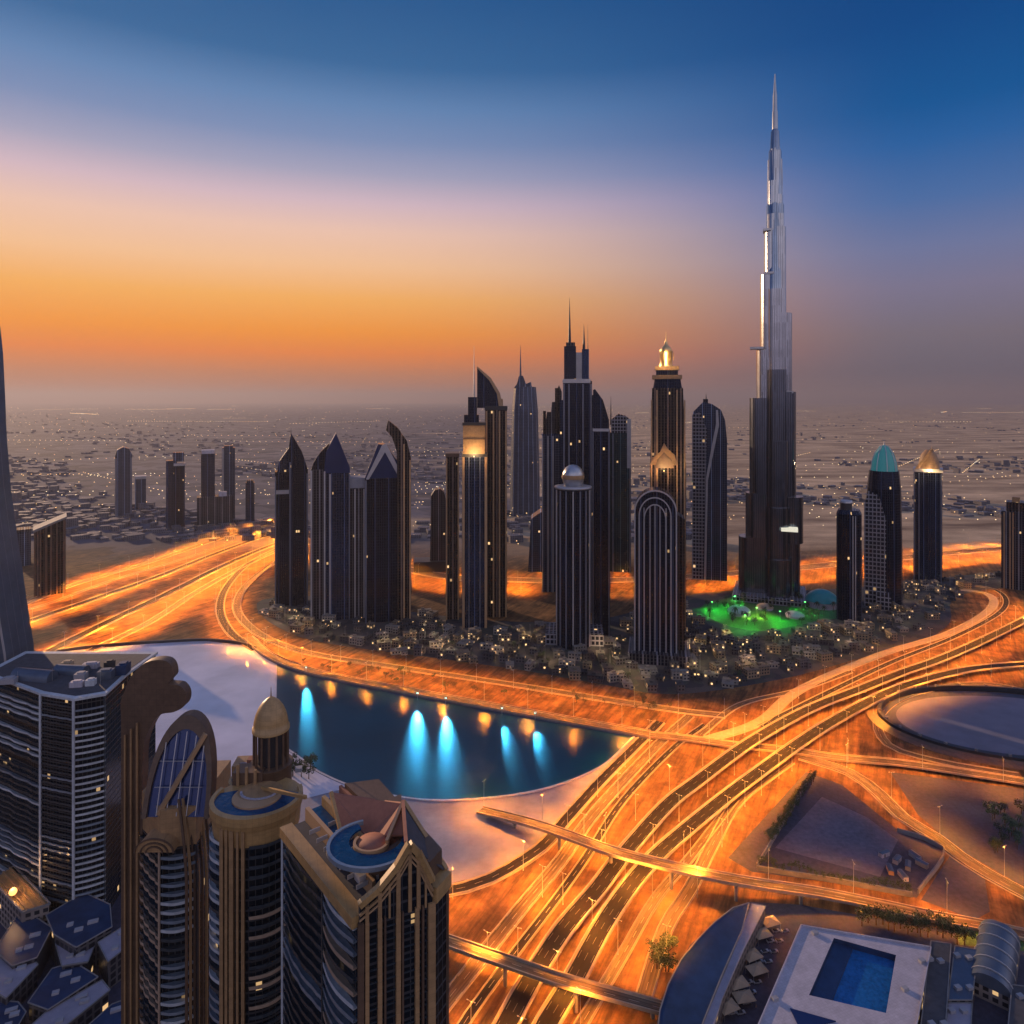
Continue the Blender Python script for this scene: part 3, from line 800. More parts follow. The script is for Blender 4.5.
T.band(592.6, 609.6, 428.6, 431.4, -.8, 31, M['rib']); T.spire(611, 425, 396, .8, M['dark'], 10); T.ribs([593, 609], 432, 9999, 0, 1, M['ribdark'], 2)
T = Tower('skyscraper', 'teal-grey tower with a worn pale crown, set back behind the shark-fin tower', 620, 572)
T.rect('shaft', 608, 631, 433, 0, 44, M['teal']); T.slab('crown', [(611, 433), (631, 433), (631, 421), (626, 416), (618, 414), (611, 420)], 2, 40, M['gridf'])
T.rect('pinnacle', 627, 631, 419, -2, 8, M['rib'], 468); T.ribs([609, 613, 630], 434, 9999, 0, 1.3, M['ribdark'], 2)
# --- dome tower
T = Tower('skyscraper', 'round dark tower capped by a pale globe on a ring, nearest the lake', 573, 648)
T.lathe('shaft', 573, [(17.5, 662), (17.5, 490)], M['black'], 14, 24)
T.lathe('ring', 573, [(15, 490), (19, 489.5), (19, 487.5), (15, 487)], M['rib'], 14, 24)
T.lathe('globe', 573, [(0.1, 465.5), (4, 466.3), (8, 469), (10.6, 474), (11, 478), (10.4, 483), (8, 488)][::-1], M['steel'], 14, 22)
T.lathe('globe_cap', 573, [(11.3, 480), (11.6, 478), (11.3, 476)], M['tan'], 14, 22)
for a in range(7):
    ang = R(-160 + a * 23.5); r = 17.6 * T.k
    mb = MB(); mb.box(r * math.cos(ang), 14 + r * math.sin(ang), 0, 1.7, 1.7, T.z(491)); mb.build('facade_rib', M['ribdark'] if a % 3 else M['rib'], T.t)
T.podium(545, 604, 14, 8, 50, M['gridf'])
# --- lantern tower
T = Tower('skyscraper', 'tall dark brown tower with a gilded lantern and pointed cap, behind the arched tower', 667, 626)
T.slab('shaft', [(650, 9999), (686, 9999), (686, 470), (683, 388), (652, 388), (650, 470)], 0, 38, M['brown'])
T.slab('shoulder', [(653, 388), (682, 388), (680, 377), (655, 377)], 3, 34, M['black']); T.band(652, 682, 375, 379, 0, 37, M['tan']); T.band(655, 679, 366, 370, 4, 33, M['tan'])
T.rect('drum', 656, 678, 370, 6, 31, M['black'], 377)
T.lathe('lantern', 666, [(7, 366), (6, 360), (6.4, 359), (6.4, 352), (7.4, 351), (4, 346), (2, 344), (1.4, 340)], M['gold'], 18, 14); T.spire(666, 343, 331, .9, M['gold'], 18)
for i in range(6):
    a = i * math.pi / 3; mb = MB(); mb.tube((6.6 * T.k * math.cos(a), 18 + 6.6 * T.k * math.sin(a), T.z(360)), (6.6 * T.k * math.cos(a), 18 + 6.6 * T.k * math.sin(a), T.z(352)), .6, .6, 6); mb.build('lantern_post', M['gold'], T.t)
T.slab('gable', [(650, 465), (677, 465), (675, 455), (668, 449), (664, 443), (660, 452), (652, 458)], -3, -.3, M['tan']); T.slab('gable_inset', [(655, 468), (674, 468), (672, 460), (664, 452), (657, 460)], -4, -3.2, M['tan_dark'])
T.ribs([651.5, 657, 677, 684.6], [400, 390, 390, 400], 9999, 0, 1.5, M['ribwarm'], 2)
CROWNS = [(T, 666, 363, 10, 42000), (T, 664, 470, -3, 48000)]
# --- arched tower
T = Tower('skyscraper', 'dark tower with tall pale ribs gathered under round arches, in front of the lantern tower', 656, 662)
arch = [(634 + 21.5 - 21.5 * math.cos(math.pi * i / 14), 512 - 22 * math.sin(math.pi * i / 14)) for i in range(15)]
T.slab('shaft', [(677, 9999)] + [(634, 9999)] + arch, 0, 30, M['black'])
def archbar(cx, rx, top, spring, w, y):
    o = [(cx - rx * math.cos(math.pi * i / 16), spring - (spring - top) * math.sin(math.pi * i / 16)) for i in range(17)]
    inn = [(cx - (rx - w) * math.cos(math.pi * i / 16), spring - (spring - top - w) * math.sin(math.pi * i / 16)) for i in range(17)][::-1]
    T.slab('arch', [(o[0][0], 9999)] + o + [(o[-1][0], 9999)] + [(inn[0][0], 9999)] + inn + [(inn[-1][0], 9999)], y - 1.4, y, M['rib'])
archbar(655.5, 21.5, 490, 512, 1.4, 0); archbar(655, 16.5, 497, 516, 1.2, -.2); archbar(655, 11.5, 504, 520, 1.1, -.4)
T.ribs([644, 650, 655, 660, 666], [508, 506, 505, 506, 508], 9999, 0, .9, M['rib'], 1.4); T.slab('side_wing', [(672, 9999), (685, 9999), (685, 520), (672, 512)], 10, 36, M['brown']); T.podium(628, 690, 12, -10, 44, M['greyf'])
# --- blue curved tower
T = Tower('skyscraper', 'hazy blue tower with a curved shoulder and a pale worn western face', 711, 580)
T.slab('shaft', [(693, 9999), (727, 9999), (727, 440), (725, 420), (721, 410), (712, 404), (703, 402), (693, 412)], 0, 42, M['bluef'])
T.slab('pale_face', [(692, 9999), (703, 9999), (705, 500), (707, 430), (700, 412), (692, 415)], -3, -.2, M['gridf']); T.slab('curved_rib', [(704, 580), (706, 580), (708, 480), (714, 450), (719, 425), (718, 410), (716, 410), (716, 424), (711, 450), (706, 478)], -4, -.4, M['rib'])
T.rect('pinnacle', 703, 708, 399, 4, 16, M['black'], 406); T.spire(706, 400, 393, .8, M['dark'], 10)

# --- the tallest tower
T = Tower('skyscraper', 'silver stepped supertall tower with a long needle, by far the tallest, above the green park', 775, 597)
k = T.k
def wing(ang, tiers, half, name='wing'):
    """round-nosed wing pointing away from the core, stepping back as it rises; tiers of (length px, top row)"""
    ca, sa = math.cos(ang), math.sin(ang)
    mb = MB(); z0 = 0.0; low = True
    for ln, top in tiers:
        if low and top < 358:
            mb.build(name, M['burj_shaded'], T.t); mb = MB(); low = False
        z1 = T.z(top); L = ln * k; h = half * k * (0.55 + 0.45 * min(1, ln / 30))
        pts = [(0, h)] + [(0, -h)] + [(L - h * .6 + h * .6 * math.cos(t), h * math.sin(t)) for t in [R(-90 + 180 * i / 10) for i in range(11)]]
        pts = [(ca * x - sa * y, sa * x + ca * y) for x, y in pts]
        mb.loft([pts, pts], [z0, z1], True)
        z0 = z1 - .5
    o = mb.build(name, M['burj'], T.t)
    return o
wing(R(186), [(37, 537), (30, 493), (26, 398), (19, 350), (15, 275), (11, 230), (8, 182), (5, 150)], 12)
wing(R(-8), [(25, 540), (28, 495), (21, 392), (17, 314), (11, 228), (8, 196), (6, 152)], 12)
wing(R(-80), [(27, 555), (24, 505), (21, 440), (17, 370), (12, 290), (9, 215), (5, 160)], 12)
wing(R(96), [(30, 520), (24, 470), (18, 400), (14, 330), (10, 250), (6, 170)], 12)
T.lathe('core', 775, [(13, 597), (13, 398), (11.8, 390), (11.6, 347)], M['burj_shaded'], 0, 24)
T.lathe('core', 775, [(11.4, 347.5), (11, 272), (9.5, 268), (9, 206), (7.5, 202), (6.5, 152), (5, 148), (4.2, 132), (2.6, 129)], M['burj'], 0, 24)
T.lathe('spire', 775, [(3.0, 131), (2.8, 112), (2.3, 110), (2.1, 95), (1.6, 92), (.5, 74)], M['steel'], 0, 10)
for px, py, w in ((757, 347, 7), (784, 391, 9), (769, 273, 5), (767, 230, 4)): T.band(px - w, px + w, py, py + 2.2, -16, 6, M['steel'], 'setback_terrace')
T.band(781, 797, 523.5, 526.5, -38, -20, M['terraceglow'], 'lit_terrace'); T.podium(733, 806, 9, -45, 45, M['gridf'])


def crown_light(T, px, py, y, power, reach=14):
    """a lit floodlight on a short bracket in front of a gilded crown"""
    x, z = T.x(px), T.z(py)
    mb = MB(); mb.bar((x, y, z), (x, y - reach, z), .5); br = mb.build('floodlight_bracket', M['dark'], T.t)
    mb = MB(); mb.box(x, y - reach, z, 1.6, 1, .9); mb.build('floodlight', M['lampglow'], br)
    l = bpy.data.lights.new('lamp_light', 'POINT'); l.energy = power; l.color = (1.0, .62, .26); l.shadow_soft_size = 1
    o = bpy.data.objects.new('lamp_light', l); COL.objects.link(o); o.parent = T.t; o.location = (x, y - reach, z + 1.6)
CROWNS.append((GOLD_T, 474, 456, 0, 50000))
for a in CROWNS: crown_light(*a)
# --- eastern trio and edge tower
T = Tower('skyscraper', 'short round-cornered black tower with a dark drum on top, beside the green park', 849, 622)
oct_ = lambda rx, ry, n=14: [(rx * T.k * math.copysign(abs(math.cos(t)) ** .6, math.cos(t)), 16 + ry * T.k * math.copysign(abs(math.sin(t)) ** .6, math.sin(t))) for t in [2 * math.pi * (i + .5) / n for i in range(n)]]
mb = MB(); mb.loft([oct_(13, 12), oct_(13, 12), oct_(11, 10)], [0, T.z(515), T.z(511)]); mb.build('shaft', M['black'], T.t)
T.cyl('drum', 846, 6, 503, M['dark'], 16, 16, 513); T.lathe('ring', 846, [(6.5, 504.5), (6.5, 502), (5, 502)], M['rib'], 16); T.ribs([853, 855.6], 516, 9999, 2, 1.1, M['rib'], 2)
T = Tower('skyscraper', 'dark bullet-shaped tower with a glowing teal crown and a white grid apron', 884, 608)
oc = lambda r, n=16: [(r * T.k * math.cos(t), 24 + r * T.k * math.sin(t)) for t in [2 * math.pi * i / n for i in range(n)]]
mb = MB(); mb.loft([oc(19), oc(18.5), oc(17.5), oc(15.5)], [0, T.z(540), T.z(490), T.z(472)]); mb.build('shaft', M['black'], T.t)
cr = T.lathe('crown', 884, [(14, 474), (12.5, 463), (9.5, 454), (5, 447.5), (1, 446)], M['tealglow'], 24, 16)
T.spire(884, 447, 442, 1, M['rib'], 24, cr)
for i in range(8):
    a = 2 * math.pi * (i + .3) / 8
    P = [(r * k_ * math.cos(a), 24 + r * k_ * math.sin(a), T.z(py)) for k_ in (T.k,) for r, py in ((14.4, 474), (12.9, 463), (9.9, 454), (4, 446.6))]
    mb = MB()
    for u, v in zip(P, P[1:]): mb.bar(u, v, 1.2)
    mb.build('crown_rib', M['rib'], T.t)
T.slab('grid_apron', [(864, 9999), (886, 9999), (886, 520), (879, 496), (868, 492), (864, 505)], -8, 6, M['gridf']); T.rect('annex', 876, 891, 592, -16, 0, M['gridf'])
T = Tower('skyscraper', 'slim navy tower with an open gold domed lattice crown, east of the teal-topped tower', 928, 581)
mb = MB(); mb.loft([oct_(14.5, 13), oct_(14.5, 13)], [0, T.z(470)]); mb.build('shaft', M['navy'], T.t)
T.lathe('crown', 929, [(11, 470), (10.5, 463), (8, 455), (4, 450.5), (.5, 450)], M['tan'], 16, 14); T.band(913, 943, 469, 472, -6, 38, M['rib'])
T.slab('gable_rib', [(914, 470), (929, 451), (931, 449), (934, 449), (931, 453), (918, 470)], -6, -3, M['tan']); T.spire(932, 451, 446, .8, M['tan'], 16); crown_light(T, 929, 471, -6, 36000); T.ribs([914, 919, 941], 473, 9999, -5.5, 1.1, M['ribdark'], 2)
T = Tower('tower_block', 'brown-grey block with a stepped ochre top at the eastern end of the town', 1018, 590)
T.rect('shaft', 1001, 1036, 512, 0, 40, M['greyf']); T.rect('crown', 1006, 1034, 503, 4, 32, M['brown'], 512); T.rect('drum', 1012, 1020, 498, 8, 20, M['tan'], 503); T.ribs([1004, 1010, 1013], 513, 9999, 0, 1.3, M['ribwarm'], 2)

# --- far west
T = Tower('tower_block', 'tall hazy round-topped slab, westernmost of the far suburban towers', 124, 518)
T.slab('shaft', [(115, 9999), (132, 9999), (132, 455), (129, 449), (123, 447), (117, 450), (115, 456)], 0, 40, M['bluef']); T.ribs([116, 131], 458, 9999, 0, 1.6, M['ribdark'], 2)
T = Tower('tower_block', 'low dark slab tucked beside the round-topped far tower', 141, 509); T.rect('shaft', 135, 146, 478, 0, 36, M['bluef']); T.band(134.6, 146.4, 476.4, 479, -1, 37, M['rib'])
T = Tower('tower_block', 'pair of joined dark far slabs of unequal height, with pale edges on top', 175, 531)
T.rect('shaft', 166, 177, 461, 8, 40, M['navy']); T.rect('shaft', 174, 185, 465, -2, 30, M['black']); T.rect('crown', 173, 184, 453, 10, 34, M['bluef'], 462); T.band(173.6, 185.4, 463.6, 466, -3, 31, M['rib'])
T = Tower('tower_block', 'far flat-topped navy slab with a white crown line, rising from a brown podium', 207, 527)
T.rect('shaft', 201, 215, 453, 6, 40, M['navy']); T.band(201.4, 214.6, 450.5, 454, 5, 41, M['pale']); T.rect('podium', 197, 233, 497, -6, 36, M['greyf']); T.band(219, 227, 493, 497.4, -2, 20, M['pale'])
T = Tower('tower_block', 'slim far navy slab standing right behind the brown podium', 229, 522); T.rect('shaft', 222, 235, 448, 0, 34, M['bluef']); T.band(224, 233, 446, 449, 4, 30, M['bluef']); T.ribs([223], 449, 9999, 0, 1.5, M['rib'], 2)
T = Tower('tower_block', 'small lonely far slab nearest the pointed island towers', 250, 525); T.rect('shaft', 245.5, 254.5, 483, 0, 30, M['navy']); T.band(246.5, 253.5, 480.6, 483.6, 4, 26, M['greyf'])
T = Tower('tower_block', 'dark ribbed block with a slanted roof beside the western road fan', 50, 595)
T.slab('shaft', [(34, 9999), (66, 9999), (66, 520), (34, 531)], 0, 40, M['brown'])
T.ribs([35, 40.5, 46, 51.5, 57, 65], [531, 529, 527, 525, 523, 521], 9999, 0, 1.6, M['tan_dark'], 2.4); T.slab('roof', [(33, 531.5), (67, 519.6), (67, 517.6), (33, 529)], -2, 42, M['conc_dark'])
T = Tower('tower_block', 'small dark block half hidden behind the big sail tower', 24, 566); T.rect('shaft', 17, 31, 531, 0, 30, M['bluef']); T.band(16.6, 31.4, 529.5, 532, -1, 31, M['greyf'])
# ------------------------------------------------------------------ the near towers
def wall_run(A, B, bulge, n=10):
    """points from A to B bulging outwards (to the right of A->B seen from above means towards the viewer)"""
    A, B = Vector(A), Vector(B); d = (B - A); nrm = Vector((d.y, -d.x)).normalized()
    return [A + d * (i / n) + nrm * bulge * math.sin(math.pi * i / n) for i in range(n + 1)], nrm

def balcony_mesh(A, B, depth, bulge, name, mat, rail=0.8, thick=0.3, n=10, wave=0.0):
    """floor slab with an upstand along its edge"""
    front, nrm = wall_run(A, B, bulge, n)
    front = [p + nrm * (depth + wave * math.sin(i * 2.2)) for i, p in enumerate(front)]
    A, B = Vector(A), Vector(B)
    mb = MB(); poly = [A - nrm * .5] + front + [B - nrm * .5]
    p2 = [(p.x, p.y) for p in poly]
    mb.loft([p2, p2], [-thick, 0], True, True)
    inner = [p - nrm * .14 for p in front]
    for a, b, c, d in zip(front, front[1:], inner[1:], inner):
        mb.face([(a.x, a.y, -.02), (b.x, b.y, -.02), (b.x, b.y, rail), (a.x, a.y, rail)])
        mb.face([(c.x, c.y, 0), (d.x, d.y, 0), (d.x, d.y, rail), (c.x, c.y, rail)])
        mb.face([(a.x, a.y, rail), (b.x, b.y, rail), (c.x, c.y, rail), (d.x, d.y, rail)])
    return mb.mesh(name, mat)

def stack(parent, A, B, ztop, floors, fh, depth=1.6, bulge=0.0, mats=None, wave=0.0, rail=0.8, skip=0.0):
    mats = mats or [M['rail']]
    ms = [balcony_mesh(A, B, depth, bulge, 'balcony', m, rail=rail, wave=wave) for m in mats]
    for i in range(floors):
        if RND.random() < skip: continue
        o = bpy.data.objects.new('balcony', RND.choice(ms)); COL.objects.link(o); o.parent = parent; o.location = (0, 0, ztop - i * fh)

def post(parent, p, w, z0, z1, mat, name='corner_post', d=None, rot=0.0):
    mb = MB(); mb.box(p[0], p[1], z0, w, d or w, z1 - z0, rot); return mb.build(name, mat, parent)

def V2(px, y): return Vector((PX(px, y), y))
M['railwarm'] = plain('warm_balcony_concrete', (0.38, 0.27, 0.19), 0.5, 0.25, 0.5)
M['raildark'] = plain('dark_balcony_glass', (0.07, 0.085, 0.10), 0.2, 0.4, 0.5, metal=0.4)
M['cornice'] = plain('ochre_cornice', (0.42, 0.255, 0.10), 0.42, 0.25, 0.4, joint=2.0)
M['roofdark'] = plain('dark_roof_deck', (0.06, 0.06, 0.07), 0.85, 0.4, 0.3)

# sail-shaped tower at the western edge
t = thing('sail_tower', 'smooth blue-grey sail-shaped tower flank curving up along the western edge', 'tower', (PX(-10, 455), 455, 0))
o = t.location; kx = 455 / F
SHIFT = 27
edge = [(38, 9999), (36, 690), (33, 655), (27, 618), (21, 575), (14, 530), (9, 490), (5, 440), (3, 390), (1, 350), (-2, 322)]
edge = [(a - SHIFT, b) for a, b in edge]
out = [((a + 10) * kx, PZ(b, 455) if b < 9000 else 0) for a, b in edge] + [((-70 + 10) * kx, PZ(300, 455)), ((-90 + 10) * kx, 0)]
mb = MB(); mb.ext(out, 0, 26); mb.build('flank', M['greymetal'], t)
rim = [((a + 10) * kx, PZ(b, 455) if b < 9000 else 0) for a, b in edge]
mb = MB(); mb.ext(rim + [(x - 1.3, z) for x, z in rim[::-1]], -.5, 0.0 - .01); mb.build('edge_trim', M['rib'], t)
for f in (.25, .5, .75):
    mb = MB(); mb.ext([(x + .06, z) for x, z in rim] + [(x - .2, z) for x, z in rim[::-1]], 26 * f - .15, 26 * f + .15); mb.build('cladding_joint', M['ribdark'], t)

# FG1: three-sided balcony tower
def tower_three():
    a, b, c, d, e = V2(-14, 425), V2(42, 396), V2(75, 389), V2(106, 396), V2(127, 424)
    org = Vector((PX(60, 410), 410))
    t = thing('balcony_tower', 'dark tower with three facets of pale banded balconies and a cluttered grey vaulted roof', 'tower', (org.x, org.y, 0))
    a, b, c, d, e = [p - org for p in (a, b, c, d, e)]
    back = [Vector((e.x, e.y + 34)), Vector((a.x, a.y + 34))]
    poly = [(p.x, p.y) for p in (a, b, c, d, e, *back)]
    top = 129.0
    mb = MB(); mb.prism(poly, 0, top); mb.build('core', M['darkglass'], t)
    stack(t, a, b, top - 4, 33, 3.5, 1.5, 0.8, [M['rail'], M['raildark'], M['railblue'], M['raildark']], wave=.5, skip=.05)
    stack(t, b, c, top - 4, 33, 3.5, 1.2, 0.3, [M['railblue'], M['raildark'], M['raildark']], wave=.25)
    stack(t, c, d, top - 6, 33, 3.5, 1.4, 0.9, [M['rail'], M['rail'], M['railblue']])
    for p in (b, c): post(t, (p.x, p.y - 1.4), 1.1, 0, top + 1, M['rail'])
    for p in (d,): post(t, (p.x, p.y - 1.2), 1.0, 0, top, M['raildark'])
    post(t, (e.x + .2, e.y - .4), 1.0, 0, top, M['tan_dark']); post(t, (e.x - 4, e.y - 6.2), .8, 0, top, M['raildark'])
    # roof
    cx, cy = sum(p[0] for p in poly) / 7, sum(p[1] for p in poly) / 7
    big = [(cx + (x - cx) * 1.02, cy + (y - cy) * 1.05) for x, y in poly]
    mb = MB(); mb.loft([big, big], [top, top + 1.4], True, True); mb.build('parapet', M['rail'], t)
    sm = [(cx + (x - cx) * .95, cy + (y - cy) * .93) for x, y in poly]
    mb = MB(); mb.prism(sm, top + 1.4, top + 1.55); mb.build('roof_deck', M['roofdark'], t)
    for i, (x, y, L, W, hh, r) in enumerate([(-19, 5, 26, 9, 6, -.18), (-2, 14, 20, 8, 5, -.1)]):
        mb = MB(); rr = []
        for sgn in (-1, 1):
            ring = []
            for j in range(9):
                q = math.pi * j / 8; u, v = sgn * L / 2, -W / 2 * math.cos(q)
                ring.append((x + u * math.cos(r) - v * math.sin(r), y + u * math.sin(r) + v * math.cos(r), top + 1.5 + hh * math.sin(q)))
            rr.append(ring)
        mb.grid(rr, False, True); mb.face(rr[0]); mb.face(rr[1][::-1]); mb.build('roof_vault', M['greymetal'], t)
    for x, y, w, dd, hh, m in [(14, -6, 7, 4, 3, 'pale'), (21, -4, 5, 4, 3.4, 'rail'), (24, 6, 8, 6, 5, 'greymetal'), (10, 4, 6, 5, 4, 'grey'), (-30, -1, 8, 5, 3, 'grey'), (30, 14, 6, 8, 6, 'bluemetal'), (-10, 22, 6, 5, 4, 'conc'), (5, 22, 9, 4, 3, 'pale'), (18, 20, 5, 5, 5, 'dark')]:
        mb = MB(); mb.box(x, y, top + 1.5, w, dd, hh, .15); mb.box(x + .3, y, top + 1.5 + hh, w * .6, dd * .6, .8, .15); mb.build('roof_plant', M[m], t)
    for x, y in [(-24, -2), (-6, 2), (16, 2), (26, -3)]:
        mb = MB(); mb.tube((x, y, top + 1.5), (x, y, top + 9), .14, .06, 6); mb.build('antenna', M['steel'], t)
tower_three()

# FG2: arched tower with brown fin
def tower_arch():
    org = Vector((PX(176, 272), 272)); 
    t = thing('balcony_tower', 'brown-topped tower with a leaning oval roof window crossed by a pale beam', 'tower', (org.x, org.y, 0))
    a, b, c, d = [p - org for p in (V2(142, 276), V2(161, 263), V2(196, 266), V2(213, 282))]
    poly = [(p.x, p.y) for p in (a, b, c, d)] + [(d.x, d.y + 18), (a.x, a.y + 22)]
    ztop = 127.0
    mb = MB(); mb.prism(poly, 0, ztop); mb.build('core', M['darkglass'], t)
    stack(t, a, b, ztop - 3, 34, 3.5, .9, .5, [M['railwarm'], M['raildark'], M['railwarm']], wave=.3)
    stack(t, b, c, ztop - 3, 34, 3.5, 1.2, 1.8, [M['railblue'], M['rail'], M['raildark']])
    post(t, (a.x, a.y), 1, 0, ztop + 6, M['tan_dark']); post(t, (b.x, b.y - 1.3), .7, 0, ztop, M['railwarm']); post(t, (c.x + .4, c.y - .4), 1.2, 0, ztop, M['dark']); post(t, (d.x, d.y), 1.4, 0, ztop + 10, M['tan_dark'])
    # solid crown body under the oval window
    lx = lambda px, y=266: PX(px, y) - org.x
    lz = lambda py, y=266: PZ(py, y)
    mb = MB(); mb.loft([[(x * 1.0, y) for x, y in poly]] * 2, [ztop, lz(806)], True); mb.build('crown_base', M['tan'], t)
    # little barrel vault over the balconies
    rr = []
    for y in (-12.5, -4):
        rr.append([(lx(163) + 7.2 * -math.cos(math.pi * j / 10), y, ztop + 1 + 5.2 * math.sin(math.pi * j / 10)) for j in range(11)])
    mb = MB(); mb.grid(rr, False, True); mb.face(rr[0]); mb.build('barrel_vault', M['tan'], t)
    for rad in (7.4, 5.2, 3.2):
        mb = MB(); pts = [(lx(163) - rad * math.cos(math.pi * j / 12), -12.8, ztop + 1 + rad * .72 * math.sin(math.pi * j / 12)) for j in range(13)]
        for u, v in zip(pts, pts[1:]): mb.bar(u, v, .5)
        mb.build('vault_rib', M['tan_dark'], t)
    # leaning oval window: rim, glass, beam, glazing bars
    z0 = ztop + 11; cxo = lx(177); rx, hz = 13.0, lz(726) - z0
    def oval(s, y0=0.0):
        pts = []
        for j in range(25):
            q = math.pi * j / 24
            u = -math.cos(q) * rx * s; w = math.sin(q) ** .75 * hz * s
            pts.append(Vector((cxo + u, -8 + y0 + w * .32, z0 + w)))
        return pts
    o1, o2 = oval(1.0), oval(.86)
    mb = MB()
    for dy in (0,):
        front = [o1[i] for i in range(25)]
    mb.grid([o1, o2], False); back = [p + Vector((0, 5, 0)) for p in o1]; mb.grid([back, o1], False, True); ib = [p + Vector((0, 1.2, 0)) for p in o2]; mb.grid([o2, ib], False)
    mb.face(back[::-1]); mb.build('oval_rim', M['tan_dark'], t)
    mb = MB(); mb.face(ib); mb.build('oval_glass', M['bluepeak'], t)
    P = lambda u, w: Vector((cxo + u * rx, -8.3 + w * hz * .32, z0 + w * hz))
    mb = MB(); mb.bar(P(-.5, .05), P(.62, .82), 2.2, 1.4); mb.build('cross_beam', M['ribwarm'], t)
    for u in (-.55, -.25, .05, .35, .62):
        top = (1 - u * u) ** .375 * .84
        mb = MB(); mb.bar(P(u, .03), P(u, top), .3); mb.build('glazing_bar', M['rib'], t)
    for w in (.3, .55):
        mb = MB(); mb.bar(P(-.78 + w * .2, w), P(.78 - w * .2, w), .25); mb.build('glazing_bar', M['rib'], t)
    # curved ribs sweeping down the eastern shoulder
    for j in range(7):
        px = 188 + j * 4
        pts = [(PX(px, 262 + j * 2) - org.x, 262 + j * 2 - org.y - 1.2 - 3 * math.sin(i / 8 * 1.5), PZ(796 + j * 2 + i * 10, 266)) for i in range(9)]
        pts = [(p[0] - (8 - i) ** 1.6 * .16, p[1] + 3, p[2]) for i, p in enumerate(pts)]
        mb = MB()
        for u, v in zip(pts, pts[1:]): mb.bar(u, v, .8, .8)
        mb.bar(pts[-1], (pts[-1][0], pts[-1][1], 0), .8, .8)
        mb.build('shoulder_rib', M['tan'] if j % 2 else M['tan_dark'], t)
    # curved brown fin behind
    fin = [(121, 9999), (121, 716), (125, 690), (133, 674), (145, 663), (160, 660), (170, 664), (173, 676), (168, 684), (180, 686), (186, 695), (184, 706), (174, 712), (160, 715), (150, 728), (143, 750), (140, 800), (140, 9999)]
    y = 300
    fin = fin[:1] + smooth_px(fin[1:-1], 5)[:-5] + fin[-2:]
    mb = MB(); mb.ext([(PX(p, y) - org.x, PZ(q, y) if q < 9000 else 0) for p, q in fin], y - org.y, y - org.y + 5); mb.build('curved_fin', M['tan_dark'], t)
    for px in (125, 131, 137): post(t, (PX(px, 299) - org.x, 299 - org.y), .7, 0, PZ(735 - (px - 125), 299), M['tan'], 'fin_rib')
tower_arch()

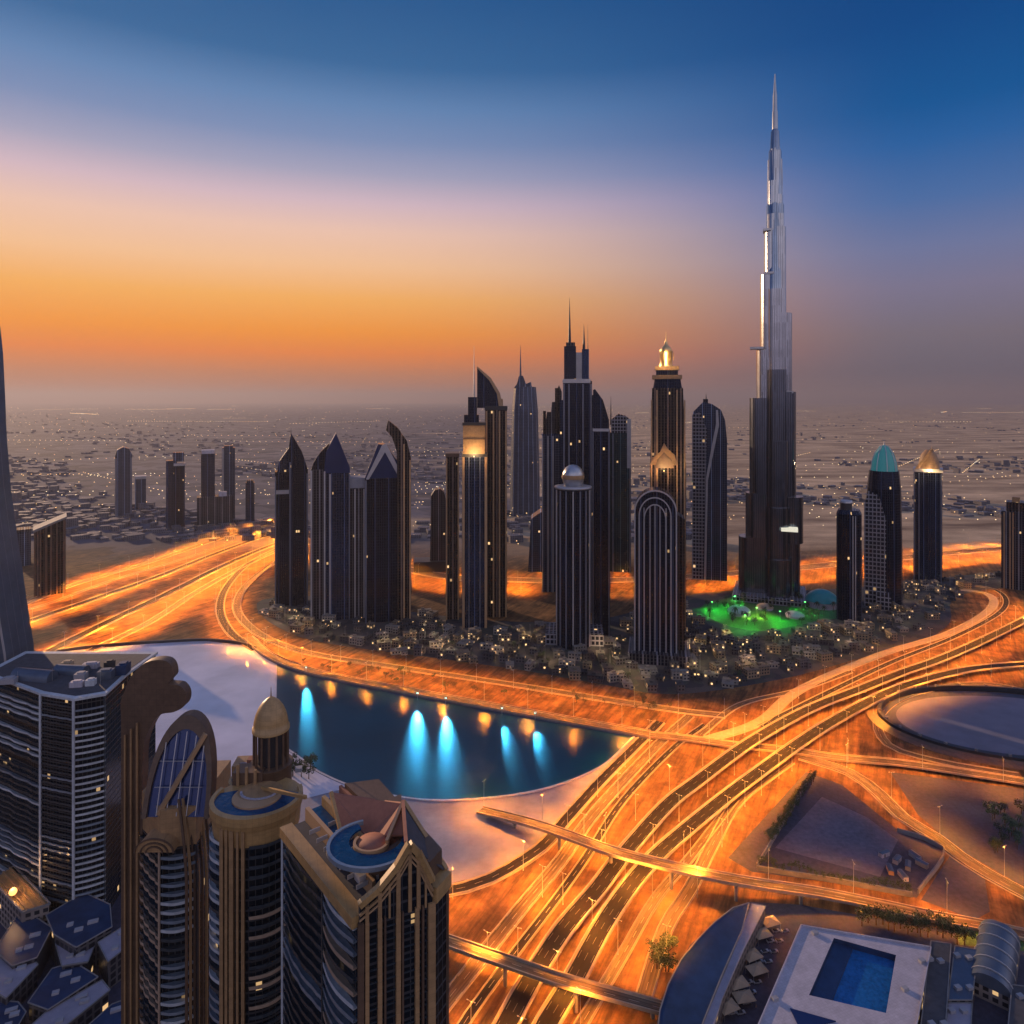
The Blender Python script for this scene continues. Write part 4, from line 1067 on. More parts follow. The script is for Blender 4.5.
# FG3: domed tower with crescent pool
def tower_dome():
    org = Vector((PX(257, 245), 245.0))
    t = thing('balcony_tower', 'tower with a crescent roof pool below a columned drum and ochre dome', 'tower', (org.x, org.y, 0))
    dk = 157.0; Rr = 15.6
    circ = lambda r, n=28, y0=0.0: [(r * math.cos(2 * math.pi * i / n), y0 + r * math.sin(2 * math.pi * i / n)) for i in range(n)]
    ov = lambda r: [(x, y * .92) for x, y in circ(r)]
    mb = MB(); mb.loft([ov(14.2)] * 2, [0, dk - 6], True); mb.build('core', M['darkglass'], t)
    mb = MB(); mb.loft([ov(14.8), ov(15.2), ov(16.0), ov(16.0)], [dk - 9, dk - 4, dk - 1.5, dk], True, True); mb.build('cornice', M['cornice'], t)
    # crescent pool with curb
    def sector(r0, r1, a0, a1, z0, z1, oy=0.0, n=28, ix=0.0):
        o, i_ = [], []
        for j in range(n + 1):
            q = a0 + (a1 - a0) * j / n
            o.append((r1 * math.cos(q), r1 * .92 * math.sin(q))); i_.append((ix + r0 * math.cos(q), oy + r0 * .85 * math.sin(q)))
        poly = o + i_[::-1]; mbx = MB()
        mbx.loft([poly, poly], [z0, z1], False, False)
        for j in range(n):
            mbx.face([(*o[j], z1), (*o[j + 1], z1), (*i_[j + 1], z1), (*i_[j], z1)])
        return mbx
    sector(8.4, 14.6, R(170), R(372), dk, dk + .5, 3.2).build('pool', M['pool'], t)
    sector(14.5, 15.9, R(160), R(390), dk, dk + 1.3).build('pool_curb', M['cornice'], t)
    sector(7.9, 8.5, R(165), R(378), dk, dk + 1.1, 3.2).build('pool_curb', M['ribwarm'], t)
    mb = MB(); mb.loft([[(x, y * .85 + 3.2) for x, y in circ(7.9)]] * 2, [dk, dk + .9], True); mb.build('sun_deck', M['tan'], t)
    # second small pool to the side
    cx2, cy2 = -8.5, 15
    mb = MB(); mb.loft([[(cx2 + x, cy2 + y) for x, y in circ(7.4, 20)]] * 2, [dk - 6, dk - .8], True); mb.build('terrace', M['cornice'], t)
    mb = MB(); mb.loft([[(cx2 + x, cy2 + y) for x, y in circ(6.3, 20)]] * 2, [dk - .8, dk - .5], True); mb.build('pool', M['pool'], t)
    mb = MB(); mb.box(cx2 - 2, cy2 + 9, dk - 6, 14, 8, 7, .1); mb.build('roof_house', M['tan'], t)
    mb = MB(); mb.box(cx2 + 1, cy2 + 8, dk + 1, 9, 3, 1.6, .1); mb.build('parapet', M['terracotta'], t)
    # stone base, drum with columns, dome
    bx, by = PX(271, 262) - org.x, 262 - org.y
    mb = MB(); mb.box(bx - 6, by - 5, dk - 4, 11, 7, 8.5, .05); mb.build('stone_base', M['tan_dark'], t)
    mb = MB(); mb.lathe([(7.6, dk - 6), (7.6, dk + 3), (8.0, dk + 3.4), (8.0, dk + 4)], 24, bx, by); mb.build('drum_base', M['tan_dark'], t)
    mb = MB(); mb.lathe([(4.6, dk + 4), (4.6, 174)], 20, bx, by); mb.build('drum', M['dark'], t)
    for i in range(14):
        a = 2 * math.pi * i / 14
        mb = MB(); mb.tube((bx + 6.2 * math.cos(a), by + 6.2 * math.sin(a), dk + 3.6), (bx + 6.2 * math.cos(a), by + 6.2 * math.sin(a), 174), .5, .45, 8); mb.build('column', M['tan_dark'], t)
    mb = MB(); mb.lathe([(6.9, 173.6), (6.9, 174.8), (6.5, 175), (6.3, 177), (5.7, 179.6), (4.7, 182), (3.2, 184.2), (1.4, 185.7), (.3, 186.2)], 24, bx, by); dm = mb.build('dome', M['cornice'], t)
    mb = MB(); mb.tube((bx, by, 186), (bx, by, 190), .3, .05, 6); mb.build('finial', M['gold'], dm)
    for i, a in enumerate((R(200), R(215), R(228))):
        post(t, (bx - 9 + i * 3.2, by - 9.2), .9, dk, dk + 8 - i, M['tan'], 'column')
    for i in range(9):
        q = R(200 + i * 16); mb = MB(); mb.box(6.6 * math.cos(q), 3.2 + 5.5 * math.sin(q), dk + .9, .8, 2.0, .35, q); mb.build('sun_lounger', M['pale'], t)
    for x, y, w, d_, h_ in ((-13, 21, 3, 2.4, 1.6), (-6, 24, 2.2, 2, 1.2), (2, 22, 3, 2, 1.8), (9, 19, 2.4, 2.4, 1.4)):
        mb = MB(); mb.box(x, y, dk - .4, w, d_, h_, .2); mb.build('roof_plant', M['grey'], t)
    # balconies and the stone spine in front
    def arc(a0, a1, r=14.4): return Vector((r * math.cos(a0), r * .92 * math.sin(a0))), Vector((r * math.cos(a1), r * .92 * math.sin(a1)))
    A, B = arc(R(183), R(238)); stack(t, A, B, dk - 9, 42, 3.4, 1.0, 2.2, [M['rail'], M['railblue'], M['raildark']])
    A, B = arc(R(278), R(335)); stack(t, A, B, dk - 9, 42, 3.4, 1.0, 2.0, [M['raildark'], M['raildark'], M['railwarm']])
    for a, w in ((241, 1.2), (249, .9), (257, 1.4), (265, .8), (272, 1.0)):
        q = R(a); post(t, (15.3 * math.cos(q), 14.1 * math.sin(q)), w, 0, dk - 3, M['tan'], 'pilaster')
    for a in (186, 338): q = R(a); post(t, (14.8 * math.cos(q), 13.6 * math.sin(q)), 1.0, 0, dk - 6, M['tan_dark'], 'pilaster')
    # beam running from the pool to the next tower
    mb = MB(); mb.bar((PX(262, 250) - org.x, 5, dk + 1), (PX(306, 232) - org.x, 232 - org.y, dk + 8), .9, 1.1); mb.build('ridge_beam', M['cornice'], t)
tower_dome()

# FG4: nearest tower
def tower_near():
    C = Vector((PX(359, 175), 175.0)); Lc = Vector((PX(286, 212), 212)); Rc = Vector((PX(432, 182.5), 182.5)); Re = Vector((PX(447, 189), 189))
    org = C.copy()
    t = thing('balcony_tower', 'nearest tower with sagging balcony bands, tall ochre pilasters and a hooked blue roof pool', 'tower', (org.x, org.y, 0))
    C, Lc, Rc, Re = [p - org for p in (C, Lc, Rc, Re)]
    Bk = Lc + (Re - C)
    poly = [(p.x, p.y) for p in (Lc, C, Rc, Re, Bk)]
    top = 170.5
    mb = MB(); mb.prism(poly, 0, top - 5); mb.build('core', M['darkglass'], t)
    dl = (C - Lc).normalized(); nl = Vector((dl.y, -dl.x)); dr = (Rc - C).normalized(); nr = Vector((dr.y, -dr.x))
    mid = Lc.lerp(C, .60)
    stack(t, Lc, mid, top - 6.4, 46, 3.4, 1.0, 1.4, [M['raildark'], M['railblue'], M['raildark']], wave=.15)
    stack(t, mid, C - dl * 1.0, top - 6.4, 46, 3.4, 1.1, 1.3, [M['railblue'], M['rail'], M['raildark'], M['railwarm']])
    p = mid; post(t, (p.x + nl.x * 1.2, p.y + nl.y * 1.2), .5, 0, top - 6, M['raildark'], rot=math.atan2(dl.y, dl.x)); post(t, (Lc.x + nl.x * 1.2, Lc.y + nl.y * 1.2), .6, 0, top - 6, M['rail'])
    ang = math.atan2(dr.y, dr.x); Ln = (Rc - C).length
    for s, w, m in ((.02, 1.5, 'tan_dark'), (.10, 1.0, 'tan'), (.27, 1.1, 'tan'), (.34, .5, 'tan_dark'), (.52, 1.2, 'tan'), (.58, .5, 'tan_dark'), (.78, 1.1, 'tan'), (.86, .6, 'tan_dark'), (.985, 2.0, 'tan')):
        p = C + dr * Ln * s + nr * .5; post(t, (p.x, p.y), w, 0, top - 4.4, M[m], 'pilaster', 1.2, ang)
    p = Re; post(t, (p.x, p.y), .8, 0, top - 4.4, M['tan_dark'], 'pilaster', 1.0, ang)
    for i in range(44):
        z = top - 7.4 - i * 3.4
        mb = MB(); a = C + nr * .25 + dr * .3; b = Rc + nr * .25 - dr * .3; mb.bar((a.x, a.y, z), (b.x, b.y, z), .35, .3); mb.build('floor_line', M['raildark'], t)
    # heavy ochre cornice
    def cornice(A, B, n, z0, z1, out, inn, name='cornice', mat=None):
        d = (B - A).normalized(); a, b = A - d * .3, B + d * .3
        q = [a + n * out, b + n * out, b - n * inn, a - n * inn]
        mb = MB(); mb.loft([[(v.x, v.y) for v in q]] * 2, [z0, z1], True, True); mb.build(name, mat or M['cornice'], t)
    cornice(Lc, C - dl * .5, nl, top - 5.6, top - 2.6, 1.9, 2.0)
    # peaked wall over the pilaster side
    fp = lambda f, z, o: (C.x + dr.x * Ln * f + nr.x * o, C.y + dr.y * Ln * f + nr.y * o, z)
    pk = [(0.0, top - 6), (0.0, top + .2), (.25, top + 3.0), (.5, top + 7.6), (.68, top + 12.6), (.8, top + 9.6), (1.0, top + 1.2), (1.0, top - 6)]
    fr_, bk_ = [fp(f, z, .35) for f, z in pk], [fp(f, z, -.9) for f, z in pk]
    mb = MB(); mb.face(fr_, [(f * Ln, z) for f, z in pk]); mb.face(bk_[::-1], [(f * Ln, z) for f, z in pk[::-1]])
    for k in range(len(pk)):
        k2 = (k + 1) % len(pk); mb.face([fr_[k], bk_[k], bk_[k2], fr_[k2]])
    mb.build('peaked_wall', M['darkglass'], t)
    for o_, dz, w_, m_ in ((.3, 0, 1.7, 'cornice'), (.75, -2.4, .6, 'tan'), (.7, -3.9, .4, 'ribwarm')):
        mb = MB()
        for u, v in zip(pk[1:-1], pk[2:-1]): mb.bar(fp(u[0], u[1] + dz, o_), fp(v[0], v[1] + dz, o_), w_, w_ * .9)
        mb.build('cornice', M[m_], t)
    for s_, z1_, w_ in ((.10, top, .9), (.27, top + 2.6, 1.0), (.40, top + 4.2, .5), (.52, top + 7.4, 1.1), (.68, top + 11.6, .9), (.80, top + 8.4, 1.0), (.90, top + 4.2, .5)):
        q = C + dr * Ln * s_ + nr * .6; post(t, (q.x, q.y), w_, top - 5, z1_ - .4, M['tan'], 'pilaster', .7, ang)
    e = (Re - Rc).normalized(); cornice(Rc + e * .6, Re, Vector((e.y, -e.x)), top - 5.0, top - .8, 1.3, 2)
    # stepped terraces on the balcony side
    li = lambda s: [Lc - nl * s + dl * .2, C - nl * s - dl * (2 + s * .4)]
    for s0, s1, zz, m in ((2.1, 6.0, top - 3.4, 'roofdark'), (6.1, 7.4, top + .6, 'ribwarm'), (7.5, 11.5, top - .6, 'pool'), (11.6, 12.8, top + 2.2, 'cornice'), (12.9, 17.5, top + .6, 'bluemetal'), (17.6, 18.6, top + 3.4, 'terracotta')):
        a, b = li(s0); c, d = li(s1)
        mb = MB(); mb.loft([[(v.x, v.y) for v in (a, b, d, c)]] * 2, [top - 6, zz], True); mb.build('roof_terrace', M[m], t)
    # roof deck and hooked pool
    zd = top + 4.6
    inner = [C - nl * 6 - nr * 3.0 - dl * 5, Rc - nr * 2.2, Re + Vector((-1.5, 1)), Bk + Vector((5, -1)), Lc - nl * 18.7 + dl * 2, C - nl * 18.7 - dl * 10]
    mb = MB(); mb.prism([(v.x, v.y) for v in (inner[0], inner[1], inner[2], inner[3], inner[4], inner[5])], top - 5.2, zd); mb.build('roof_deck', M['tan_dark'], t)
    pc = Vector((PX(371, 191) - org.x, 191.5 - org.y)); 
    def hook(r0, r1, a0, a1, z0, z1, grow, n=36, dx=0, dy=0):
        o, i_ = [], []
        for j in range(n + 1):
            f = j / n; q = a0 + (a1 - a0) * f; w = (r1 - r0) * (0.35 + .65 * math.sin(math.pi * min(1, f * .95 + .05))) if grow else (r1 - r0)
            ro = r1 if grow else r1; ri = ro - w
            o.append((pc.x + ro * 1.12 * math.cos(q), pc.y + ro * math.sin(q))); i_.append((pc.x + ri * 1.12 * math.cos(q), pc.y + ri * math.sin(q)))
        poly = o + i_[::-1]; m_ = MB(); m_.loft([poly, poly], [z0, z1], False)
        for j in range(n): m_.face([(*o[j], z1), (*o[j + 1], z1), (*i_[j + 1], z1), (*i_[j], z1)])
        return m_
    hook(4.6, 10.2, R(120), R(388), zd, zd + .6, True).build('pool', M['pool'], t)
    hook(10.15, 11.0, R(112), R(392), zd - .2, zd + 1.0, False).build('pool_curb', M['railblue'], t)
    hook(3.8, 4.5, R(150), R(385), zd, zd + 1.2, False).build('pool_curb', M['ribwarm'], t)
    mb = MB(); mb.lathe([(4.0, zd), (4.0, zd + .9), (.1, zd + 1.0)], 20, pc.x, pc.y + .5); mb.build('sun_deck', M['terracotta'], t)
    for sx, sy, w, d_, h_, m in ((5, 9, 3, 2, 1.5, 'grey'), (9.5, 16, 2.5, 2, 1.2, 'pale'), (14.3, 22, 3.5, 2, 1.8, 'grey'), (9.3, 28, 2.4, 1.8, 1.2, 'conc'), (14.8, 34, 3, 2.2, 1.6, 'greymetal')):
        q = C - nl * sx - dl * sy; mb = MB(); mb.box(q.x, q.y, top - .8, w, d_, h_ + .6, math.atan2(dl.y, dl.x)); mb.build('roof_plant', M[m], t)
    for s_ in (4.0, 10.0, 15.5):
        for k_ in range(7):
            q = C - nl * s_ - dl * (6 + k_ * 5); mb = MB(); mb.box(q.x, q.y, top - .5, .25, 3.4, 1.2, math.atan2(dl.y, dl.x)); mb.build('glazing_rib', M['rib'], t)
    # gable wall rising along the pilaster side, terracotta roofs behind it
    g0, g1, g2 = C.lerp(Rc, .66), C.lerp(Rc, .60), Re
    apex = Vector((PX(403, 203) - org.x, 203 - org.y)); za = PZ(802, 203)
    mb = MB()
    def tri_roof(pts, thick=.5):
        up = [Vector(p) for p in pts]; dn = [p - Vector((0, 0, thick)) for p in up]
        m_ = MB(); m_.face(up); m_.face(dn[::-1])
        for k in range(len(up)):
            k2 = (k + 1) % len(up); m_.face([up[k], dn[k], dn[k2], up[k2]])
        return m_
    A3 = (apex.x, apex.y, za); R3 = (Re.x - .3, Re.y + .5, top - 1); F3 = (g0.x - nr.x * 1.8, g0.y - nr.y * 1.8, top + 11.5)
    B3 = (Bk.x + 12, Bk.y + 2, za - 6); 
    tri_roof([F3, R3, A3]).build('gable_wall', M['roofdark'], t)
    mb = MB(); mb.bar((A3[0], A3[1], A3[2]), (R3[0], R3[1], R3[2]), 1.1, 1.6); mb.build('gable_coping', M['cornice'], t)
    mb = MB(); mb.bar(A3, F3, .9, 1.3); mb.build('gable_coping', M['terracotta'], t)
    L3 = (PX(331, 212) - org.x, 212 - org.y, PZ(792, 212)); M3 = (PX(368, 200) - org.x, 200 - org.y, PZ(838, 200))
    N3 = (PX(345, 208) - org.x, 204 - org.y, PZ(836, 204)); Q3 = (PX(383, 214) - org.x, 214 - org.y, PZ(800, 214))
    tri_roof([M3, A3, Q3, L3]).build('hip_roof', M['terracotta'], t)
    tri_roof([N3, M3, L3]).build('hip_roof', M['terracotta'], t)
    tri_roof([(pc.x + 3, pc.y + 3, zd + .9), (pc.x + 10.5, pc.y + 3, zd + 1.2), A3, M3]).build('hip_roof', M['terracotta'], t)
    mb = MB(); mb.bar(L3, N3, 1, 1.2); mb.build('ridge_beam', M['cornice'], t)
    mb = MB(); mb.bar(A3, (pc.x + 4.5, pc.y - 1, zd + 1.6), .9, 1.1); mb.build('ridge_beam', M['ribwarm'], t)
    mb = MB(); mb.prism([(p[0], p[1]) for p in (N3, M3, A3, (B3[0], B3[1]), L3)], top - 4, PZ(840, 204)); mb.build('roof_house', M['tan_dark'], t)
tower_near()
# ------------------------------------------------------------------ buildings low on the ground
def block(name, label, cat, px, zt, roof_mat, wall_mat, slope=0.0, lip=0.6, group=None, extra=None):
    P = [G(a, b, zt) for a, b in px]
    ar = sum(P[i].x * P[(i + 1) % len(P)].y - P[(i + 1) % len(P)].x * P[i].y for i in range(len(P)))
    if ar < 0: P = P[::-1]
    c = sum(P, Vector()) / len(P)
    t = thing(name, label, cat, (c.x, c.y, 0), 0, group)
    q = [(p.x - c.x, p.y - c.y) for p in P]
    hz = [zt + slope * x for x, y in q]
    mb = MB(); r0 = [(x * .97, y * .97, 0) for x, y in q]; r1 = [(x * .97, y * .97, h - .4) for (x, y), h in zip(q, hz)]
    mb.grid([r0, r1]); mb.build('wall', wall_mat, t)
    mb = MB(); r0 = [(x, y, h - .4) for (x, y), h in zip(q, hz)]; r1 = [(x, y, h) for (x, y), h in zip(q, hz)]
    mb.grid([r0, r1]); mb.face(r1); mb.face(r0[::-1]); mb.build('roof', roof_mat, t)
    if lip:
        mb = MB()
        a = [(x * 1.0, y * 1.0, h + .02) for (x, y), h in zip(q, hz)]
        for u, v in zip(a, a[1:] + a[:1]):
            mb.bar(u, v, lip, lip)
        mb.build('parapet', M['conc_dark'], t)
    return t, c, q
M['shop'] = facade('low_block_facade', (0.03, 0.03, 0.035), (0.26, 0.22, 0.2), 4.0, 3.6, 0.4, 0.4, lit=0.12, metal=0.1, rough=0.3, es=1.2)
M['shopdark'] = facade('dark_low_block_facade', (0.02, 0.022, 0.03), (0.10, 0.095, 0.10), 4.0, 3.6, 0.3, 0.3, lit=0.08, metal=0.1, rough=0.3, es=1.2)
LV = plain('lavender_roof_sheet', (0.30, 0.28, 0.34), 0.5, 0.2, 0.2)
BL = M['bluemetal']
low_w = [
 ([(-6, 950), (22, 908), (52, 928), (37, 958), (12, 966)], 14, BL, .02, 'deep blue five-sided roof under the round orange lamp'),
 ([(46, 914), (84, 892), (110, 905), (112, 928), (76, 948), (54, 934)], 17, BL, .03, 'dark blue roof tight against the foot of the three-faceted tower'),
 ([(-8, 990), (-8, 956), (22, 950), (38, 964), (6, 998)], 12, LV, -.03, 'pale lavender roof below the five-sided blue roof'),
 ([(54, 938), (76, 951), (98, 938), (88, 962), (62, 966)], 12, LV, .02, 'small pale lavender roof between two dark blue roofs'),
 ([(98, 942), (130, 922), (141, 936), (108, 962)], 15, LV, .02, 'lavender roof with a slanted end beside the brown corner column'),
 ([(28, 1002), (52, 968), (74, 962), (98, 978), (48, 1010)], 10, BL, .03, 'dark blue roof in the middle of the low cluster'),
 ([(22, 1034), (46, 1012), (102, 980), (110, 990), (48, 1040)], 9, LV, 0, 'long narrow lavender roof lying slantwise in the low cluster'),
 ([(78, 1034), (112, 1004), (140, 994), (146, 1030)], 10, BL, .02, 'blue-grey roof at the foot of the oval-window tower'),
 ([(-10, 1034), (-10, 1000), (18, 1002), (26, 1012), (10, 1040)], 8, BL, 0, 'small dark roof at the lowest corner of the low cluster')]
for px, zt, m, sl, lab in low_w:
    t, c, q = block('low_building', lab, 'building', px, zt, m, M['shopdark'], sl, .5)
    for j in range(3):
        x, y = q[j % len(q)]; mb = MB(); mb.box(x * .4, y * .4, zt + sl * x * .4 - .2, 3 + j, 2.2, 1.3, .4); mb.build('roof_plant', M['grey'], t)
# tan canopy with a round lamp
t, c, q = block('canopy', 'ochre lit canopy with slanting beams at the foot of the three-faceted tower', 'canopy', [(-8, 880), (14, 866), (50, 904), (22, 912)], 20, M['cornice'], M['shop'], 0, .9)
for f in (.2, .5, .8):
    a = Vector((*q[0], 20.6)).lerp(Vector((*q[1], 20.6)), f); b = Vector((*q[3], 20.6)).lerp(Vector((*q[2], 20.6)), f)
    mb = MB(); mb.bar(a, b, .9); mb.build('beam', M['tan'], t)
p = G(13, 893, 23)
t = thing('globe_lamp', 'round orange globe lamp glowing over the ochre canopy', 'lamp', (p.x, p.y, 20.2))
mb = MB(); mb.tube((0, 0, 0), (0, 0, 2), .2, .2, 8); mb.build('post', M['dark'], t)
mb = MB(); mb.lathe([(2.0 * math.sin(math.pi * i / 10) + .01, 3.6 - 2.0 * math.cos(math.pi * i / 10)) for i in range(11)], 16); mb.build('globe', glow('orange_globe_glow', (1, .45, .12), 2.5), t)
l = bpy.data.lights.new('lamp_light', 'POINT'); l.energy = 6000; l.color = (1, .5, .18); l.shadow_soft_size = 1
lo = bpy.data.objects.new('lamp_light', l); COL.objects.link(lo); lo.parent = t; lo.location = (0, -1, 7.5)
# lakeside pavilion at the western end
t, c, q = block('pavilion', 'small pavilion with two bright windows on the pale lake shore', 'building', [(64, 655), (128, 653), (130, 672), (62, 676)], 12, M['bluemetal'], M['tan'], 0, .6)
for f in (.55, .85):
    u = Vector(min(q, key=lambda v: v[0] + v[1])); w = Vector(max(q, key=lambda v: v[0] - v[1])); p_ = u.lerp(w, f)
    mb = MB(); mb.box(p_.x, p_.y + .1, 2, 13, 1.2, 8.4, math.atan2((w - u).y, (w - u).x)); mb.build('window', M['whiteglow'], t)
# embankment wall along the northern edge of the pale water
p_ = path_px([(40, 660), (60, 652), (110, 646), (160, 643), (205, 641), (240, 644), (256, 649)])
t = tag(MB().sweep(p_, [(1.2, 0), (1.2, 3.2), (-1.2, 3.2), (-1.2, 0)]).build('lake_wall', M['dark']), 'low dark curved wall holding the pale end of the lake', 'wall')

# pool complex
def pool_complex():
    zt = 15.0
    ro = [G(*a, zt) for a in ((801, 926), (931, 948), (912, 1050), (748, 1050))]
    ri = [G(*a, zt) for a in ((834, 938), (896, 955), (886, 1013), (809, 995))]
    c = sum(ro, Vector()) / 4
    t = thing('pool_building', 'wide pale flat-roofed building wrapped round a bright blue roof pool', 'building', (c.x, c.y, 0))
    O = [(p.x - c.x, p.y - c.y) for p in ro]; I = [(p.x - c.x, p.y - c.y) for p in ri]
    mb = MB(); mb.grid([[(x, y, 0) for x, y in O[::-1]], [(x, y, zt - .6) for x, y in O[::-1]]]); mb.build('wall', M['shop'], t)
    mb = MB()
    for k in range(4):
        k2 = (k + 1) % 4; mb.face([(*O[k2], zt), (*O[k], zt), (*I[k], zt), (*I[k2], zt)])
    mb.grid([[(x, y, zt - .6) for x, y in O[::-1]], [(x, y, zt) for x, y in O[::-1]]]); mb.build('roof', M['pale'], t)
    mb = MB(); mb.grid([[(x, y, zt) for x, y in I[::-1]], [(x, y, zt - 4) for x, y in I[::-1]]]); mb.build('pool_wall', M['bluemetal'], t)
    mb = MB(); mb.face([(x, y, zt - 3.2) for x, y in I[::-1]]); mb.build('pool', M['poolbright'], t)
    sx, sy = (Vector(I[0]) + Vector(I[3])) / 2; mb = MB(); a, b = Vector(I[0]), Vector(I[3]); d = (Vector(I[1]) - a).normalized()
    q = [a + d * .1, b + d * .1, b + d * 9, a + d * 9]; mb.prism([(v.x, v.y) for v in q], zt - 3.9, zt - 2.2); mb.build('pool_shelf', M['bluemetal'], t)
    mb = MB()
    for u, v in zip(O, O[1:] + O[:1]): mb.bar((*u, zt + .4), (*v, zt + .4), .5, .9)
    mb.build('parapet', M['pale'], t)
    s = [G(*a, zt) for a in ((790, 1009), (836, 1022), (800, 1030))]; mb = MB(); mb.prism([(p.x - c.x, p.y - c.y) for p in s[::-1]], zt - .2, zt + .5); mb.build('skylight', M['bluepeak'], t)
    for a, b in ((815, 934), (922, 962), (905, 990), (775, 1000)):
        p = G(a, b, zt) - c; mb = MB(); mb.box(p.x, p.y, zt, 3, 2, 1.4, .3); mb.build('roof_plant', M['grey'], t)
pool_complex()
# curved blue roof hall
t, c, q = block('curved_hall', 'long hall with a curved dark blue roof beside the orange roads', 'building',
      [(749, 903), (733, 908), (715, 922), (697, 940), (681, 960), (668, 985), (660, 1010), (654, 1060), (690, 1060), (704, 1020), (722, 975), (742, 930)], 11, M['bluemetal'], M['shopdark'], 0, .6)
t, c, q = block('pale_walkway_roof', 'long pale flat roof strip running along the curved blue hall', 'building', [(752, 903), (766, 906), (744, 950), (722, 1000), (704, 1060), (690, 1060), (706, 1016), (730, 960)], 10.6, LV, M['shop'], 0, .3)
# strips of buildings east of the pool
e_low = [([(931, 941), (951, 944), (944, 1050), (918, 1050)], 12, M['roofdark'], 'narrow dark roof beside the pool building'),
 ([(955, 946), (978, 950), (972, 1000), (948, 1000)], 10, M['greymetal'], 'blue-grey flat roof between the narrow dark roof and the barrel roof'),
 ([(948, 1003), (972, 1003), (970, 1050), (944, 1050)], 9, LV, 'pale small roof south of the blue-grey flat roof'),
 ([(1012, 985), (1060, 990), (1060, 1050), (1006, 1050)], 9, M['roofdark'], 'dark roof behind the barrel roof at the corner')]
for px, zt, m, lab in e_low:
    t, c, q = block('low_building', lab, 'building', px, zt, m, M['shop'], 0, .5)
    for j in range(4):
        x, y = q[j]; mb = MB(); mb.box(x * .5, y * .6, zt, 3, 2.2, 1.4, .2); mb.build('roof_plant', M['grey'], t)
p0, p1 = G(1000, 946), G(990, 1003)
t = thing('barrel_hall', 'hall with a rounded blue-grey barrel roof east of the pool building', 'building', (p0.x, p0.y, 0))
d = (p1 - p0); n = Vector((-d.y, d.x, 0)).normalized(); rr = []
for f in [i / 8 for i in range(9)]:
    rr.append([d * f + n * 9 * math.cos(math.pi * j / 10) + Vector((0, 0, 7 + 6.5 * math.sin(math.pi * j / 10))) for j in range(11)])
mb = MB(); mb.grid(rr, False, True); mb.face(rr[0]); mb.face(rr[-1][::-1]); mb.build('roof', M['greymetal'], t)
qq = [n * 9, n * -9, n * -9 + d, n * 9 + d]; mb = MB(); mb.prism([(v.x, v.y) for v in qq[::-1]], 0, 7.05); mb.build('wall', M['shop'], t)
for f in (.1, .3, .5, .7, .9):
    pts = [d * f + n * 9.2 * math.cos(math.pi * j / 10) + Vector((0, 0, 7 + 6.8 * math.sin(math.pi * j / 10))) for j in range(11)]
    mb = MB()
    for u, v in zip(pts, pts[1:]): mb.bar(u, v, .5)
    mb.build('roof_rib', M['rib'], t)

# oval arena
def arena():
    c = G(1012, 724); t = thing('oval_arena', 'oval arena with a dark raised rim round a flat grey field, encircled by a road', 'arena', (c.x, c.y, 0))
    el = lambda rx, ry, n=64: [(rx * math.cos(2 * math.pi * i / n), ry * math.sin(2 * math.pi * i / n)) for i in range(n)]
    rx, ry = 112.0, 70.0
    mb = MB(); mb.prism(el(rx - 10, ry - 10), 0, .5); mb.build('infield', plain('arena_field', (0.19, 0.18, 0.235), .9, .2, .05), t)
    def ringp(a, b, z0, z1, name, mat):
        o, i_ = el(rx + a, ry + a), el(rx + b, ry + b); m_ = MB(); m_.grid([[(x, y, 0) for x, y in o], [(x, y, z0) for x, y in o], [(x, y, z1) for x, y in i_], [(x, y, .4) for x, y in i_]]); m_.build(name, mat, t)
    ringp(-10, 0, .6, .7, 'inner_track', plain('arena_track', (0.055, 0.06, 0.09), .8, .3, .1)); ringp(6, 2, 5, 5.4, 'rim_wall', M['dark']); ringp(16, 8, .8, 3.6, 'stand', M['tan_dark'])
    for i in range(28):
        a = 2 * math.pi * i / 28; x, y = (rx + 4) * math.cos(a), (ry + 4) * math.sin(a)
        mb = MB(); mb.box(x, y, 5, 2.2, 2.2, 1.6, a); mb.build('rim_box', M['conc_dark'], t)
arena()

# walled plot in the middle
for pts, lab in (([(812, 776), (775, 838), (757, 868)], 'long low dark wall along the western side of the pale plot'), ([(757, 870), (842, 884), (912, 897)], 'low dark wall along the southern side of the plots'), ([(897, 832), (944, 851), (918, 894)], 'low dark wall round the eastern yard beside the pale plot')):
    tag(MB().sweep(path_px(pts), [(.5, 0), (.5, 3), (-.5, 3), (-.5, 0)]).build('plot_wall', M['conc_dark']), lab, 'wall')

shed_spots = [(884, 856, 'white'), (897, 862, 'grey'), (908, 868, 'dark'), (890, 872, 'beige'), (903, 878, 'white'), (915, 858, 'grey'), (922, 866, 'dark')]
for i, (px, py, cn) in enumerate(shed_spots):
    p = G(px, py); t = thing('site_cabin', 'small %s site cabin %s' % (cn, ('nearest the pale plot corner', 'beside the first white cabin in the yard', 'in the middle of the walled eastern yard', 'close to the pale plot edge', 'by the southern yard wall', 'nearest the slanting road', 'at the eastern yard wall')[i]), 'cabin', (p.x, p.y, .17), .4 + i * .3)
    mb = MB(); mb.box(0, 0, 0, 7, 3, 2.7); mb.build('wall', M[{'white': 'pale', 'grey': 'grey', 'dark': 'conc_dark', 'beige': 'tan'}[cn]], t)
    mb = MB(); mb.loft([[(-3.7, -1.7), (3.7, -1.7), (3.7, 1.7), (-3.7, 1.7)], [(-3.7, -.1), (3.7, -.1), (3.7, .1), (-3.7, .1)]], [2.7, 3.3], True, True); mb.build('roof', M['greymetal'], t)
    mb = MB(); mb.box(-1, -1.52, .1, 1, .08, 2.1); mb.build('door', M['dark'], t)
